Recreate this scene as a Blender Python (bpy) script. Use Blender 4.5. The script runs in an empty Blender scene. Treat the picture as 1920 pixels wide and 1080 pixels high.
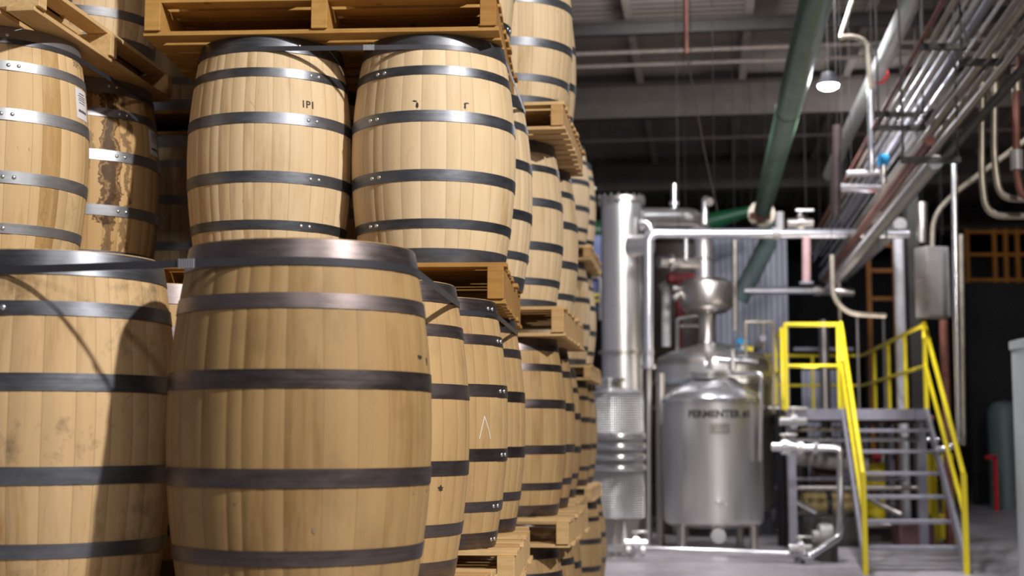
import bpy, bmesh, math, random
from mathutils import Vector, Matrix
R = math.radians
rnd = random.Random(7)
scene = bpy.context.scene
COL = scene.collection

# ------------------------------------------------------------------ camera, world, lights, exposure
EYE = Vector((0, 0, 1.58)); F = 2667.0; PITCH = math.atan(275 / F)
cam_d = bpy.data.cameras.new('camera'); cam = bpy.data.objects.new('camera', cam_d); COL.objects.link(cam)
cam_d.lens = 50; cam_d.sensor_width = 36; cam_d.clip_end = 200
cam.location = EYE; cam.rotation_euler = (R(90) + PITCH, 0, 0)
cam_d.dof.use_dof = True; cam_d.dof.focus_distance = 4.7; cam_d.dof.aperture_fstop = 2.6; cam_d.dof.aperture_blades = 7
scene.camera = cam
scene.view_settings.view_transform = 'Standard'; scene.view_settings.look = 'None'
scene.view_settings.gamma = 1; scene.view_settings.use_curve_mapping = False
scene.view_settings.exposure = 0.0
world = bpy.data.worlds.new('world'); scene.world = world; world.use_nodes = True
wb = world.node_tree.nodes['Background']; wb.inputs[0].default_value = (0.95, 0.92, 1.0, 1); wb.inputs[1].default_value = 0.10

def area(name, loc, target, size, power, col):
    d = bpy.data.lights.new(name, 'AREA'); d.shape = 'DISK'; d.size = size; d.energy = power; d.color = col
    o = bpy.data.objects.new(name, d); COL.objects.link(o); o.location = loc
    v = Vector(target) - Vector(loc); o.rotation_euler = v.to_track_quat('-Z', 'Y').to_euler()
    return o
area('key_lamp', (4.2, -0.15, 6.5), (-0.8, 5.2, 2.2), 0.26, 840, (1.0, 0.95, 0.89))
area('near_fill_light', (1.0, -3.5, 6.8), (-0.5, 4.0, 1.0), 0.8, 120, (1.0, 0.95, 0.90))  # unseen fill light, added above and behind the camera
area('aisle_lamp_middle', (2.4, 10.5, 7.4), (2.4, 15.5, 0.5), 0.6, 170, (0.93, 0.93, 1.0))
area('aisle_lamp_far', (3.2, 15.5, 7.0), (3.6, 21.5, 1.0), 0.6, 340, (0.93, 0.92, 1.0))
area('still_fill_light', (2.0, 18.0, 7.2), (2.9, 22.5, 1.5), 0.6, 170, (0.97, 0.95, 1.0))  # unseen light added to brighten the pot still
area('plant_lamp', (8.0, 15.0, 7.4), (6.0, 21.0, 2.0), 0.6, 120, (0.93, 0.93, 1.0))
area('plant_lamp_rear', (6.5, 22.5, 6.9), (4.5, 29.0, 2.5), 0.6, 95, (0.88, 0.9, 1.0))
area('roof_bounce_fill', (5.0, 20.0, 2.6), (3.5, 23.0, 8.0), 2.0, 26, (1.0, 0.90, 0.84))  # unseen upward light, added in place of light bounced onto the roof

# ------------------------------------------------------------------ geometry helpers
CP, SP = math.cos(PITCH), math.sin(PITCH)
def ray(px, py):
    u = (px - 960) / F; v = (540 - py) / F
    return Vector((u, CP - v * SP, SP + v * CP))
def P(px, py, Y):
    d = ray(px, py); return EYE + d * (Y / d.y)
def PZ(px, py, z):
    d = ray(px, py); return EYE + d * ((z - EYE.z) / d.z)
AX = R(7.7)
AXV = Vector((math.sin(AX), math.cos(AX), 0)); AXR = Vector((math.cos(AX), -math.sin(AX), 0))

def tag(o, label=None, cat=None, group=None, kind=None):
    if label: o['label'] = label
    if cat: o['category'] = cat
    if group: o['group'] = group
    if kind: o['kind'] = kind
    return o
def link(name, me, parent=None, mats=()):
    o = bpy.data.objects.new(name, me); COL.objects.link(o)
    if parent is not None: o.parent = parent
    return o
def empty(name, loc, rz=0, label=None, cat=None, group=None):
    o = bpy.data.objects.new(name, None); COL.objects.link(o); o.location = loc; o.rotation_euler = (0, 0, rz)
    o.empty_display_size = 0.1
    return tag(o, label, cat, group)
def finish(bm, name, mat, parent=None, smooth=True, angle=38):
    bmesh.ops.recalc_face_normals(bm, faces=bm.faces)
    me = bpy.data.meshes.new(name)
    if smooth:
        for f in bm.faces: f.smooth = True
        for e in bm.edges:
            if len(e.link_faces) == 2 and e.calc_face_angle(0) > R(angle): e.smooth = False
    bm.to_mesh(me); bm.free()
    me.materials.append(mat)
    return link(name, me, parent)
def add_box(bm, c, s, rot=None, bevel=0.0):
    m = Matrix.Translation(c) @ (rot.to_4x4() if rot is not None else Matrix.Identity(4)) @ Matrix.Diagonal((s[0], s[1], s[2], 1))
    r = bmesh.ops.create_cube(bm, size=1, matrix=m)
    if bevel:
        es = list({e for v in r['verts'] for e in v.link_edges})
        bmesh.ops.bevel(bm, geom=es, offset=bevel, segments=1, affect='EDGES')
def add_lathe(bm, prof, n=48, c=(0, 0, 0), m=None):
    rings = []
    for (r, z) in prof:
        if r < 1e-6:
            v = Vector((0, 0, z)); v = (m @ v) if m else v
            rings.append([bm.verts.new(v + Vector(c))])
        else:
            row = []
            for i in range(n):
                a = 2 * math.pi * i / n
                v = Vector((r * math.cos(a), r * math.sin(a), z)); v = (m @ v) if m else v
                row.append(bm.verts.new(v + Vector(c)))
            rings.append(row)
    for a, b in zip(rings, rings[1:]):
        if len(a) == 1 and len(b) == 1: continue
        for i in range(n):
            j = (i + 1) % n
            if len(a) == 1: bm.faces.new((a[0], b[i], b[j]))
            elif len(b) == 1: bm.faces.new((a[i], a[j], b[0]))
            else: bm.faces.new((a[i], a[j], b[j], b[i]))
def fillet(pts, rad, n=6):
    pts = [Vector(p) for p in pts]
    if rad <= 0 or len(pts) < 3: return pts
    out = [pts[0]]
    for i in range(1, len(pts) - 1):
        p, a, b = pts[i], pts[i - 1], pts[i + 1]
        d1 = (a - p); d2 = (b - p)
        r = min(rad, d1.length * 0.49, d2.length * 0.49)
        s, e = p + d1.normalized() * r, p + d2.normalized() * r
        for k in range(n + 1):
            t = k / n
            out.append((1 - t) ** 2 * s + 2 * t * (1 - t) * p + t * t * e)
    out.append(pts[-1]); return out
def add_tube(bm, pts, r, rad=0.0, n=14, caps=True):
    pts = fillet(pts, rad)
    tang = []
    for i in range(len(pts)):
        a = pts[max(i - 1, 0)]; b = pts[min(i + 1, len(pts) - 1)]
        tang.append((b - a).normalized())
    t0 = tang[0]; ref = Vector((0, 0, 1)) if abs(t0.z) < 0.9 else Vector((1, 0, 0))
    nrm = t0.cross(ref).normalized(); rings = []
    for i, p in enumerate(pts):
        t = tang[i]; nrm = (nrm - t * nrm.dot(t)).normalized(); bn = t.cross(nrm)
        rr = r[i] if isinstance(r, (list, tuple)) else r
        rings.append([bm.verts.new(p + (nrm * math.cos(2 * math.pi * k / n) + bn * math.sin(2 * math.pi * k / n)) * rr) for k in range(n)])
    for a, b in zip(rings, rings[1:]):
        for k in range(n): bm.faces.new((a[k], a[(k + 1) % n], b[(k + 1) % n], b[k]))
    if caps: bm.faces.new(rings[0]); bm.faces.new(rings[-1])
def add_cyl(bm, a, b, r, n=20): add_tube(bm, [a, b], r, n=n)
def square_bar(bm, a, b, w, h=None):
    a, b = Vector(a), Vector(b); h = h or w; d = b - a
    q = d.to_track_quat('X', 'Z').to_matrix()
    add_box(bm, (a + b) / 2, (d.length, w, h), q)

# ------------------------------------------------------------------ materials
def mat_new(name):
    m = bpy.data.materials.new(name); m.use_nodes = True; nt = m.node_tree
    b = nt.nodes['Principled BSDF']; return m, nt, b
def nd(nt, typ, **kw):
    n = nt.nodes.new(typ)
    for k, v in kw.items():
        if k in n.inputs.keys(): n.inputs[k].default_value = v
        else: setattr(n, k, v)
    return n
def L(nt, a, b): nt.links.new(a, b)
def mapped(nt, scale):
    tc = nd(nt, 'ShaderNodeTexCoord'); mp = nd(nt, 'ShaderNodeMapping'); mp.inputs['Scale'].default_value = scale
    L(nt, tc.outputs['Object'], mp.inputs['Vector']); return tc, mp
def ramp(nt, fac, stops):
    r = nd(nt, 'ShaderNodeValToRGB'); el = r.color_ramp.elements
    while len(el) < len(stops): el.new(0.5)
    for e, (p, c) in zip(el, stops): e.position = p; e.color = (c[0], c[1], c[2], 1) if not isinstance(c, (int, float)) else (c, c, c, 1)
    L(nt, fac, r.inputs[0]); return r
def mix(nt, fac, a, b, mode='MIX'):
    m = nd(nt, 'ShaderNodeMix', data_type='RGBA', blend_type=mode)
    for s, v in ((m.inputs[0], fac), (m.inputs[6], a), (m.inputs[7], b)):
        if hasattr(v, 'links'): L(nt, v, s)
        elif isinstance(v, (int, float)): s.default_value = v
        else: s.default_value = (v[0], v[1], v[2], 1)
    return m.outputs[2]
def mth(nt, op, a, b=None, c=None):
    m = nd(nt, 'ShaderNodeMath', operation=op)
    for i, v in enumerate((a, b, c)):
        if v is None: continue
        if hasattr(v, 'links'): L(nt, v, m.inputs[i])
        else: m.inputs[i].default_value = v
    return m.outputs[0]
def simple(name, col, rough=0.5, metal=0.0, var=0.12, scale=6.0, bump=0.0, emit=None, estr=0.0):
    m, nt, b = mat_new(name)
    tc, mp = mapped(nt, (scale,) * 3)
    n = nd(nt, 'ShaderNodeTexNoise', Scale=1.0, Detail=5.0, Roughness=0.6); L(nt, mp.outputs[0], n.inputs['Vector'])
    r = ramp(nt, n.outputs[0], [(0.3, [c * (1 - var) for c in col]), (0.7, [min(1, c * (1 + var)) for c in col])])
    L(nt, r.outputs[0], b.inputs['Base Color'])
    b.inputs['Roughness'].default_value = rough; b.inputs['Metallic'].default_value = metal
    if bump:
        bp = nd(nt, 'ShaderNodeBump', Strength=bump, Distance=0.01); L(nt, n.outputs[0], bp.inputs['Height']); L(nt, bp.outputs[0], b.inputs['Normal'])
    if emit: b.inputs['Emission Color'].default_value = (*emit, 1); b.inputs['Emission Strength'].default_value = estr
    return m
def barrel_wood(name, light, dark, leak=None, smudge=0.0):
    m, nt, b = mat_new(name)
    tc = nd(nt, 'ShaderNodeTexCoord'); oi = nd(nt, 'ShaderNodeObjectInfo')
    off = nd(nt, 'ShaderNodeVectorMath', operation='ADD'); L(nt, tc.outputs['Object'], off.inputs[0])
    sc = nd(nt, 'ShaderNodeVectorMath', operation='SCALE'); sc.inputs[0].default_value = (7, 3, 11); L(nt, oi.outputs['Random'], sc.inputs['Scale'])
    L(nt, sc.outputs[0], off.inputs[1])
    mp = nd(nt, 'ShaderNodeMapping'); mp.inputs['Scale'].default_value = (55, 55, 2.2); L(nt, off.outputs[0], mp.inputs[0])
    at = nd(nt, 'ShaderNodeAttribute', attribute_name='stave')
    g = nd(nt, 'ShaderNodeTexNoise', Scale=1.0, Detail=6.0, Roughness=0.62, Distortion=0.4); L(nt, mp.outputs[0], g.inputs['Vector'])
    mp2 = nd(nt, 'ShaderNodeMapping'); mp2.inputs['Scale'].default_value = (5, 5, 2.5); L(nt, off.outputs[0], mp2.inputs[0])
    bl = nd(nt, 'ShaderNodeTexNoise', Scale=1.0, Detail=4.0, Roughness=0.55); L(nt, mp2.outputs[0], bl.inputs['Vector'])
    val = mth(nt, 'ADD', mth(nt, 'MULTIPLY', at.outputs['Fac'], 0.40), mth(nt, 'ADD', mth(nt, 'MULTIPLY', g.outputs[0], 0.50), mth(nt, 'MULTIPLY', bl.outputs[0], 0.60)))
    r = ramp(nt, val, [(0.42, light), (0.80, [(l * 0.62 + d * 0.38) for l, d in zip(light, dark)]), (1.15, dark)])
    c = r.outputs[0]
    # thin joint lines between staves
    jn = nd(nt, 'ShaderNodeAttribute', attribute_name='joint')
    jf = mth(nt, 'MULTIPLY', mth(nt, 'POWER', jn.outputs['Fac'], 3.0), 0.62)
    c = mix(nt, jf, c, (0.16, 0.085, 0.03))
    # small knots and scuffs, elongated
    mp3 = nd(nt, 'ShaderNodeMapping'); mp3.inputs['Scale'].default_value = (22, 22, 9); L(nt, off.outputs[0], mp3.inputs[0])
    k = nd(nt, 'ShaderNodeTexNoise', Scale=1.0, Detail=3.0, Roughness=0.7, Distortion=1.2); L(nt, mp3.outputs[0], k.inputs['Vector'])
    kr = ramp(nt, k.outputs[0], [(0.68, 0.0), (0.78, 1.0)])
    c = mix(nt, mth(nt, 'MULTIPLY', kr.outputs[0], 0.55), c, (0.13, 0.075, 0.035))
    if smudge:
        mp4 = nd(nt, 'ShaderNodeMapping'); mp4.inputs['Scale'].default_value = (6, 6, 5); L(nt, off.outputs[0], mp4.inputs[0])
        s = nd(nt, 'ShaderNodeTexNoise', Scale=1.0, Detail=7.0, Roughness=0.7); L(nt, mp4.outputs[0], s.inputs['Vector'])
        sr = ramp(nt, s.outputs[0], [(0.53, 0.0), (0.70, 1.0)])
        c = mix(nt, mth(nt, 'MULTIPLY', sr.outputs[0], smudge), c, (0.10, 0.07, 0.045))
    if leak:
        sx = nd(nt, 'ShaderNodeSeparateXYZ'); L(nt, tc.outputs['Object'], sx.inputs[0])
        ang = mth(nt, 'ARCTAN2', sx.outputs['Y'], sx.outputs['X'])
        nz = nd(nt, 'ShaderNodeTexNoise', Scale=11.0, Detail=5.0, Roughness=0.65); L(nt, tc.outputs['Object'], nz.inputs['Vector'])
        wob = mth(nt, 'MULTIPLY', mth(nt, 'SUBTRACT', nz.outputs[0], 0.5), 0.5)
        for (a0, w, st, z0, z1) in leak:
            d = mth(nt, 'ABSOLUTE', mth(nt, 'SUBTRACT', mth(nt, 'ADD', ang, wob), a0))
            f = mth(nt, 'SUBTRACT', 1.0, mth(nt, 'DIVIDE', d, w)); f = mth(nt, 'MAXIMUM', f, 0.0); f = mth(nt, 'MINIMUM', mth(nt, 'MULTIPLY', f, 1.6), 1.0)
            zz = mth(nt, 'ADD', sx.outputs['Z'], mth(nt, 'MULTIPLY', wob, 0.2))
            f = mth(nt, 'MULTIPLY', f, mth(nt, 'MULTIPLY', mth(nt, 'GREATER_THAN', zz, z0), mth(nt, 'LESS_THAN', zz, z1)))
            c = mix(nt, mth(nt, 'MULTIPLY', f, st), c, (0.055, 0.022, 0.005))
            rim = mth(nt, 'COMPARE', d, w, 0.018)
            rim = mth(nt, 'MULTIPLY', rim, mth(nt, 'MULTIPLY', mth(nt, 'GREATER_THAN', zz, z0), mth(nt, 'LESS_THAN', zz, z1)))
            c = mix(nt, mth(nt, 'MULTIPLY', rim, st * 0.9), c, (0.07, 0.03, 0.01))
    L(nt, c, b.inputs['Base Color'])
    b.inputs['Roughness'].default_value = 0.58; b.inputs['Specular IOR Level'].default_value = 0.3
    bp = nd(nt, 'ShaderNodeBump', Strength=0.18, Distance=0.004); L(nt, g.outputs[0], bp.inputs['Height']); L(nt, bp.outputs[0], b.inputs['Normal'])
    return m
def pine(name, light, dark, sc=(3, 60, 60)):
    m, nt, b = mat_new(name)
    tc = nd(nt, 'ShaderNodeTexCoord'); gm = nd(nt, 'ShaderNodeAttribute', attribute_name='board')
    mp = nd(nt, 'ShaderNodeMapping'); mp.inputs['Scale'].default_value = sc; L(nt, tc.outputs['Object'], mp.inputs[0])
    g = nd(nt, 'ShaderNodeTexNoise', Scale=1.0, Detail=5.0, Roughness=0.6, Distortion=0.5); L(nt, mp.outputs[0], g.inputs['Vector'])
    n2 = nd(nt, 'ShaderNodeTexNoise', Scale=9.0, Detail=4.0, Roughness=0.7); L(nt, tc.outputs['Object'], n2.inputs['Vector'])
    val = mth(nt, 'ADD', mth(nt, 'MULTIPLY', g.outputs[0], 0.6), mth(nt, 'MULTIPLY', n2.outputs[0], 0.45))
    r = ramp(nt, mth(nt, 'ADD', val, mth(nt, 'MULTIPLY', gm.outputs['Fac'], 0.3)), [(0.35, light), (0.62, [(l + d) / 2 for l, d in zip(light, dark)]), (0.95, dark)])
    k = nd(nt, 'ShaderNodeTexVoronoi', Scale=6.0); L(nt, tc.outputs['Object'], k.inputs['Vector'])
    kr = ramp(nt, k.outputs['Distance'], [(0.05, 1.0), (0.11, 0.0)])
    c = mix(nt, mth(nt, 'MULTIPLY', kr.outputs[0], 0.7), r.outputs[0], (0.14, 0.06, 0.02))
    L(nt, c, b.inputs['Base Color']); b.inputs['Roughness'].default_value = 0.7; b.inputs['Specular IOR Level'].default_value = 0.2
    bp = nd(nt, 'ShaderNodeBump', Strength=0.3, Distance=0.004); L(nt, g.outputs[0], bp.inputs['Height']); L(nt, bp.outputs[0], b.inputs['Normal'])
    return m
def hoop_steel(name, col, rough, var=0.35):
    m, nt, b = mat_new(name)
    tc, mp = mapped(nt, (9, 9, 28)); oi = nd(nt, 'ShaderNodeObjectInfo')
    n = nd(nt, 'ShaderNodeTexNoise', Scale=1.0, Detail=6.0, Roughness=0.65); L(nt, mp.outputs[0], n.inputs['Vector'])
    mpb = nd(nt, 'ShaderNodeMapping'); mpb.inputs['Scale'].default_value = (2.5, 2.5, 200); L(nt, tc.outputs['Object'], mpb.inputs[0])
    st = nd(nt, 'ShaderNodeTexNoise', Scale=1.0, Detail=3.0); L(nt, mpb.outputs[0], st.inputs['Vector'])
    v = mth(nt, 'ADD', mth(nt, 'MULTIPLY', n.outputs[0], 0.7), mth(nt, 'MULTIPLY', st.outputs[0], 0.3))
    v = mth(nt, 'ADD', v, mth(nt, 'MULTIPLY', mth(nt, 'SUBTRACT', oi.outputs['Random'], 0.5), 0.25))
    r = ramp(nt, v, [(0.3, [c * (1 - var) for c in col]), (0.7, [min(1, c * (1 + var)) for c in col])])
    L(nt, r.outputs[0], b.inputs['Base Color']); b.inputs['Metallic'].default_value = 0.85
    rr = mth(nt, 'ADD', rough - 0.1, mth(nt, 'MULTIPLY', v, 0.25)); L(nt, rr, b.inputs['Roughness'])
    return m
def stainless(name, col=(0.76, 0.735, 0.71), rough=0.34, quilt=False, streak=0.12):
    m, nt, b = mat_new(name)
    tc, mp = mapped(nt, (3.5, 3.5, 0.6))
    n = nd(nt, 'ShaderNodeTexNoise', Scale=1.0, Detail=4.0); L(nt, mp.outputs[0], n.inputs['Vector'])
    r = ramp(nt, n.outputs[0], [(0.3, [c * (1 - streak) for c in col]), (0.7, [min(1, c * (1 + streak)) for c in col])])
    L(nt, r.outputs[0], b.inputs['Base Color']); b.inputs['Metallic'].default_value = 0.92; b.inputs['Roughness'].default_value = rough
    if quilt:
        sx = nd(nt, 'ShaderNodeSeparateXYZ'); L(nt, tc.outputs['Object'], sx.inputs[0])
        a = mth(nt, 'MULTIPLY', mth(nt, 'ARCTAN2', sx.outputs['Y'], sx.outputs['X']), 36.0)
        z = mth(nt, 'MULTIPLY', sx.outputs['Z'], 105.0)
        s = mth(nt, 'MULTIPLY', mth(nt, 'SINE', mth(nt, 'ADD', a, z)), mth(nt, 'SINE', mth(nt, 'SUBTRACT', a, z)))
        bp = nd(nt, 'ShaderNodeBump', Strength=1.0, Distance=0.03); L(nt, s, bp.inputs['Height']); L(nt, bp.outputs[0], b.inputs['Normal'])
    return m

M = {}
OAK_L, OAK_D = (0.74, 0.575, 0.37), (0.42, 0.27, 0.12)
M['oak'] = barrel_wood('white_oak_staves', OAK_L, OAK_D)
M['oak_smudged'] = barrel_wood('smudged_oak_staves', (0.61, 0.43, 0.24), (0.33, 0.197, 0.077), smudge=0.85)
M['oak_front'] = barrel_wood('shade_darkened_oak_staves', (0.375, 0.247, 0.112), (0.21, 0.12, 0.042), smudge=0.25)  # base colour darkened to stand in for the shadow over the nearest barrel
M['oak_tan'] = barrel_wood('tan_oak_staves', (0.50, 0.338, 0.165), (0.28, 0.158, 0.058), smudge=0.2)
M['oak_leaky'] = barrel_wood('leak_stained_oak_staves', (0.60, 0.40, 0.19), (0.40, 0.22, 0.08), leak=[(-0.14, 0.10, 0.92, 0.28, 1), (-0.12, 0.05, 0.7, -1, 0.4), (-0.47, 0.07, 0.5, 0.5, 1), (0.10, 0.03, 0.6, -1, 0.85), (-0.5, 0.9, 0.6, 0.82, 1)])
M['oak_drip'] = barrel_wood('drip_marked_oak_staves', (0.68, 0.49, 0.275), (0.42, 0.26, 0.10), leak=[(0.70, 0.22, 0.22, -1, 0.31)])
M['head'] = pine('barrel_head_oak', OAK_L, OAK_D, (3, 40, 40))
M['pine'] = pine('pallet_pine', (0.74, 0.53, 0.27), (0.40, 0.22, 0.08))
M['pine_warm'] = pine('pallet_pine_amber', (0.52, 0.31, 0.095), (0.27, 0.12, 0.028))
M['hoop'] = hoop_steel('hoop_steel', (0.165, 0.175, 0.20), 0.40)
M['hoop_galv'] = hoop_steel('galvanised_hoop_steel', (0.34, 0.35, 0.38), 0.40, 0.2)
M['hoop_brown'] = hoop_steel('weathered_hoop_steel', (0.15, 0.125, 0.125), 0.36, 0.4)
M['rivet'] = simple('rivet_steel', (0.75, 0.76, 0.78), 0.3, 0.9)
M['strap'] = simple('strap_steel', (0.10, 0.10, 0.115), 0.38, 0.7)
M['seal'] = simple('seal_steel', (0.62, 0.63, 0.66), 0.3, 0.9)
M['ink'] = simple('stencil_ink', (0.03, 0.025, 0.02), 0.7)
M['pencil'] = simple('pencil_grey_marking', (0.25, 0.17, 0.10), 0.7)
M['paper'] = simple('label_paper', (0.74, 0.72, 0.74), 0.6, 0, 0.05)
M['print'] = simple('label_print', (0.12, 0.12, 0.13), 0.6)
M['ss'] = stainless('brushed_stainless')
M['ss_dull'] = stainless('dull_stainless', (0.50, 0.46, 0.42), 0.33)
M['ss_quilt'] = stainless('dimpled_stainless', (0.55, 0.53, 0.50), 0.30, quilt=True)
M['ss_bright'] = stainless('polished_stainless', (0.74, 0.73, 0.74), 0.20)
M['yellow'] = simple('safety_yellow_paint', (0.85, 0.68, 0.02), 0.4, 0, 0.05)
M['grey_steel'] = simple('grey_painted_steel', (0.27, 0.26, 0.30), 0.45, 0.2)
M['dark_steel'] = simple('dark_painted_steel', (0.05, 0.045, 0.04), 0.5, 0.3)
M['black'] = simple('black_paint', (0.015, 0.015, 0.017), 0.5)
M['rod'] = simple('matt_rod_paint', (0.015, 0.013, 0.012), 0.95)
M['tan'] = simple('tan_paint', (0.34, 0.25, 0.09), 0.45)
M['brown_dark'] = simple('dark_brown_steel', (0.05, 0.03, 0.028), 0.5)
M['dull_red'] = simple('dull_red_paint', (0.25, 0.01, 0.015), 0.5)
M['green'] = simple('green_pipe_paint', (0.105, 0.19, 0.12), 0.35, 0.1, 0.25, 3)
M['green_dark'] = simple('dark_green_paint', (0.01, 0.09, 0.035), 0.4)
M['green_grey'] = simple('grey_green_enamel', (0.10, 0.14, 0.13), 0.5)
M['insul'] = simple('pipe_jacket_white', (0.42, 0.40, 0.39), 0.4, 0.1, 0.15)
M['conduit'] = simple('galvanised_conduit', (0.38, 0.33, 0.26), 0.38, 0.55, 0.2)
M['alu'] = simple('aluminium_jacket', (0.72, 0.72, 0.76), 0.25, 0.85, 0.1)
M['rust'] = simple('rust_red_pipe', (0.22, 0.085, 0.06), 0.55, 0.1, 0.3)
M['pinkpipe'] = simple('faded_red_pipe', (0.42, 0.26, 0.25), 0.5)
M['white_paint'] = simple('white_column_paint', (0.66, 0.65, 0.66), 0.5, 0, 0.15)
M['box_grey'] = simple('enclosure_grey', (0.33, 0.31, 0.29), 0.5, 0.1)
M['beam_light'] = simple('purlin_cream_paint', (0.30, 0.25, 0.21), 0.6, 0, 0.15)
M['beam_dark'] = simple('girder_brown_paint', (0.06, 0.045, 0.032), 0.6, 0, 0.2)
M['wire'] = simple('wire_rope', (0.20, 0.15, 0.11), 0.5, 0.3)
M['blue'] = simple('blue_paint', (0.01, 0.035, 0.22), 0.4)
M['blue_valve'] = simple('bright_blue_plastic', (0.03, 0.30, 0.60), 0.4)
M['red'] = simple('red_paint', (0.55, 0.01, 0.02), 0.4)
M['orange'] = simple('orange_rack_paint', (0.34, 0.12, 0.01), 0.5)
M['tank_white'] = simple('white_tank_plastic', (0.62, 0.68, 0.68), 0.4, 0, 0.05)
M['brown_motor'] = simple('maroon_motor_paint', (0.12, 0.06, 0.06), 0.5)
M['lamp'] = simple('lamp_lens', (1, 1, 1), 0.4, 0, 0, emit=(0.92, 0.93, 1.0), estr=60)
M['lamp_dim'] = simple('dim_lamp_lens', (1, 1, 0.9), 0.4, 0, 0, emit=(1.0, 1.0, 0.85), estr=0.9)

def concrete():
    m, nt, b = mat_new('concrete_floor')
    tc, mp = mapped(nt, (0.6, 0.6, 0.6))
    n = nd(nt, 'ShaderNodeTexNoise', Scale=1.5, Detail=8.0, Roughness=0.65); L(nt, mp.outputs[0], n.inputs['Vector'])
    n2 = nd(nt, 'ShaderNodeTexNoise', Scale=14.0, Detail=5.0); L(nt, mp.outputs[0], n2.inputs['Vector'])
    v = mth(nt, 'ADD', mth(nt, 'MULTIPLY', n.outputs[0], 0.75), mth(nt, 'MULTIPLY', n2.outputs[0], 0.25))
    r = ramp(nt, v, [(0.35, (0.17, 0.15, 0.155)), (0.5, (0.36, 0.335, 0.345)), (0.68, (0.46, 0.43, 0.44))])
    L(nt, r.outputs[0], b.inputs['Base Color']); b.inputs['Roughness'].default_value = 0.42
    bp = nd(nt, 'ShaderNodeBump', Strength=0.2, Distance=0.01); L(nt, n2.outputs[0], bp.inputs['Height']); L(nt, bp.outputs[0], b.inputs['Normal'])
    return m
M['concrete'] = concrete()
M['deck'] = simple('roof_deck_paint', (0.21, 0.175, 0.145), 0.6, 0, 0.1, 1.5)
M['panel'] = simple('wall_panel_grey', (0.40, 0.41, 0.48), 0.5, 0.1, 0.1, 1.0)
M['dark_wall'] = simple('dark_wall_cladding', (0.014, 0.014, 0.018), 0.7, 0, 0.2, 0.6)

# ------------------------------------------------------------------ the building
def fr(u, v, z=0): return AXV * u + AXR * v + Vector((0, 0, z))     # building frame: u down the aisle, v to the right
def corrugated(name, mat, length_dir, run_dir, origin, length, run, pitch, depth, nrm):
    bm = bmesh.new(); n = int(run / pitch); prev = None
    prof = [(0, 0), (0.35, 0), (0.5, 1), (0.85, 1)]
    for i in range(n):
        for (t, h) in prof:
            p = origin + run_dir * ((i + t) * pitch) + nrm * (h * depth)
            a = bm.verts.new(p); b = bm.verts.new(p + length_dir * length)
            if prev: bm.faces.new((prev[0], prev[1], b, a))
            prev = (a, b)
    o = finish(bm, name, mat, smooth=False); tag(o, kind='structure'); return o
corrugated('wall_middle', M['panel'], Vector((0, 0, 1)), AXR, fr(30.9, 2.05, 0), 2.95, 0.98, 0.24, 0.04, AXV)
bm = bmesh.new(); add_box(bm, fr(22, 6, -0.1), (34, 64, 0.2), Matrix.Rotation(-AX, 3, 'Z'))
tag(finish(bm, 'floor', M['concrete'], smooth=False), kind='structure')
ZC = 8.0
corrugated('ceiling', M['deck'], AXR, AXV, fr(-8, -10, ZC), 32, 58, 0.24, 0.045, Vector((0, 0, 1)))
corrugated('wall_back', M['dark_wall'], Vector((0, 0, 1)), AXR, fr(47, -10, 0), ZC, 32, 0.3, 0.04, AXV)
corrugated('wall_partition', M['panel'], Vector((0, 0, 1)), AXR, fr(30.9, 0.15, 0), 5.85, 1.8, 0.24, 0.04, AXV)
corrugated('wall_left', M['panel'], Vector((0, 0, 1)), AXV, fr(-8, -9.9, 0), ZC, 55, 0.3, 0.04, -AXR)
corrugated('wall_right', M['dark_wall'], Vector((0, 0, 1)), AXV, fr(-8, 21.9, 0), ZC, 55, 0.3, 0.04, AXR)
ti = 0
def trim(bm, m):
    global ti
    ti += 1; o = finish(bm, 'trim_%d' % ti, m, smooth=False); tag(o, kind='structure'); return o
def girder(u, zt, h, w, m, v0=-9.8, v1=21.8):
    bm = bmesh.new(); q = Matrix.Rotation(-AX, 3, 'Z'); vc = (v0 + v1) / 2
    add_box(bm, fr(u, vc, zt - 0.012), (v1 - v0, w, 0.024), q); add_box(bm, fr(u, vc, zt - h + 0.012), (v1 - v0, w, 0.024), q)
    add_box(bm, fr(u, vc, zt - h / 2), (v1 - v0, 0.02, h), q)
    return trim(bm, m)
for u in (24.9, 32.5, 40.0, 17.4, 9.5): girder(u, ZC - 0.22, 0.62, 0.26, M['beam_dark'])
girder(20.9, ZC - 0.25, 0.2, 0.13, M['dark_steel'])
for k in range(-3, 9):                                      # purlins under the deck
    v = -1.05 + k * 1.78
    bm = bmesh.new(); q = Matrix.Rotation(-AX, 3, 'Z')
    add_box(bm, fr(19.5, v, ZC - 0.11), (0.012, 54, 0.2), q); add_box(bm, fr(19.5, v, ZC - 0.212), (0.12, 54, 0.012), q)
    trim(bm, M['beam_light'])
for u in (22.2, 23.0, 27.0, 29.0, 35.5):                         # bracing conduits under the purlins
    bm = bmesh.new(); add_cyl(bm, fr(u, -9.8, ZC - 0.36), fr(u, 21.8, ZC - 0.36), 0.03, 8); trim(bm, M['beam_light'])

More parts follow.
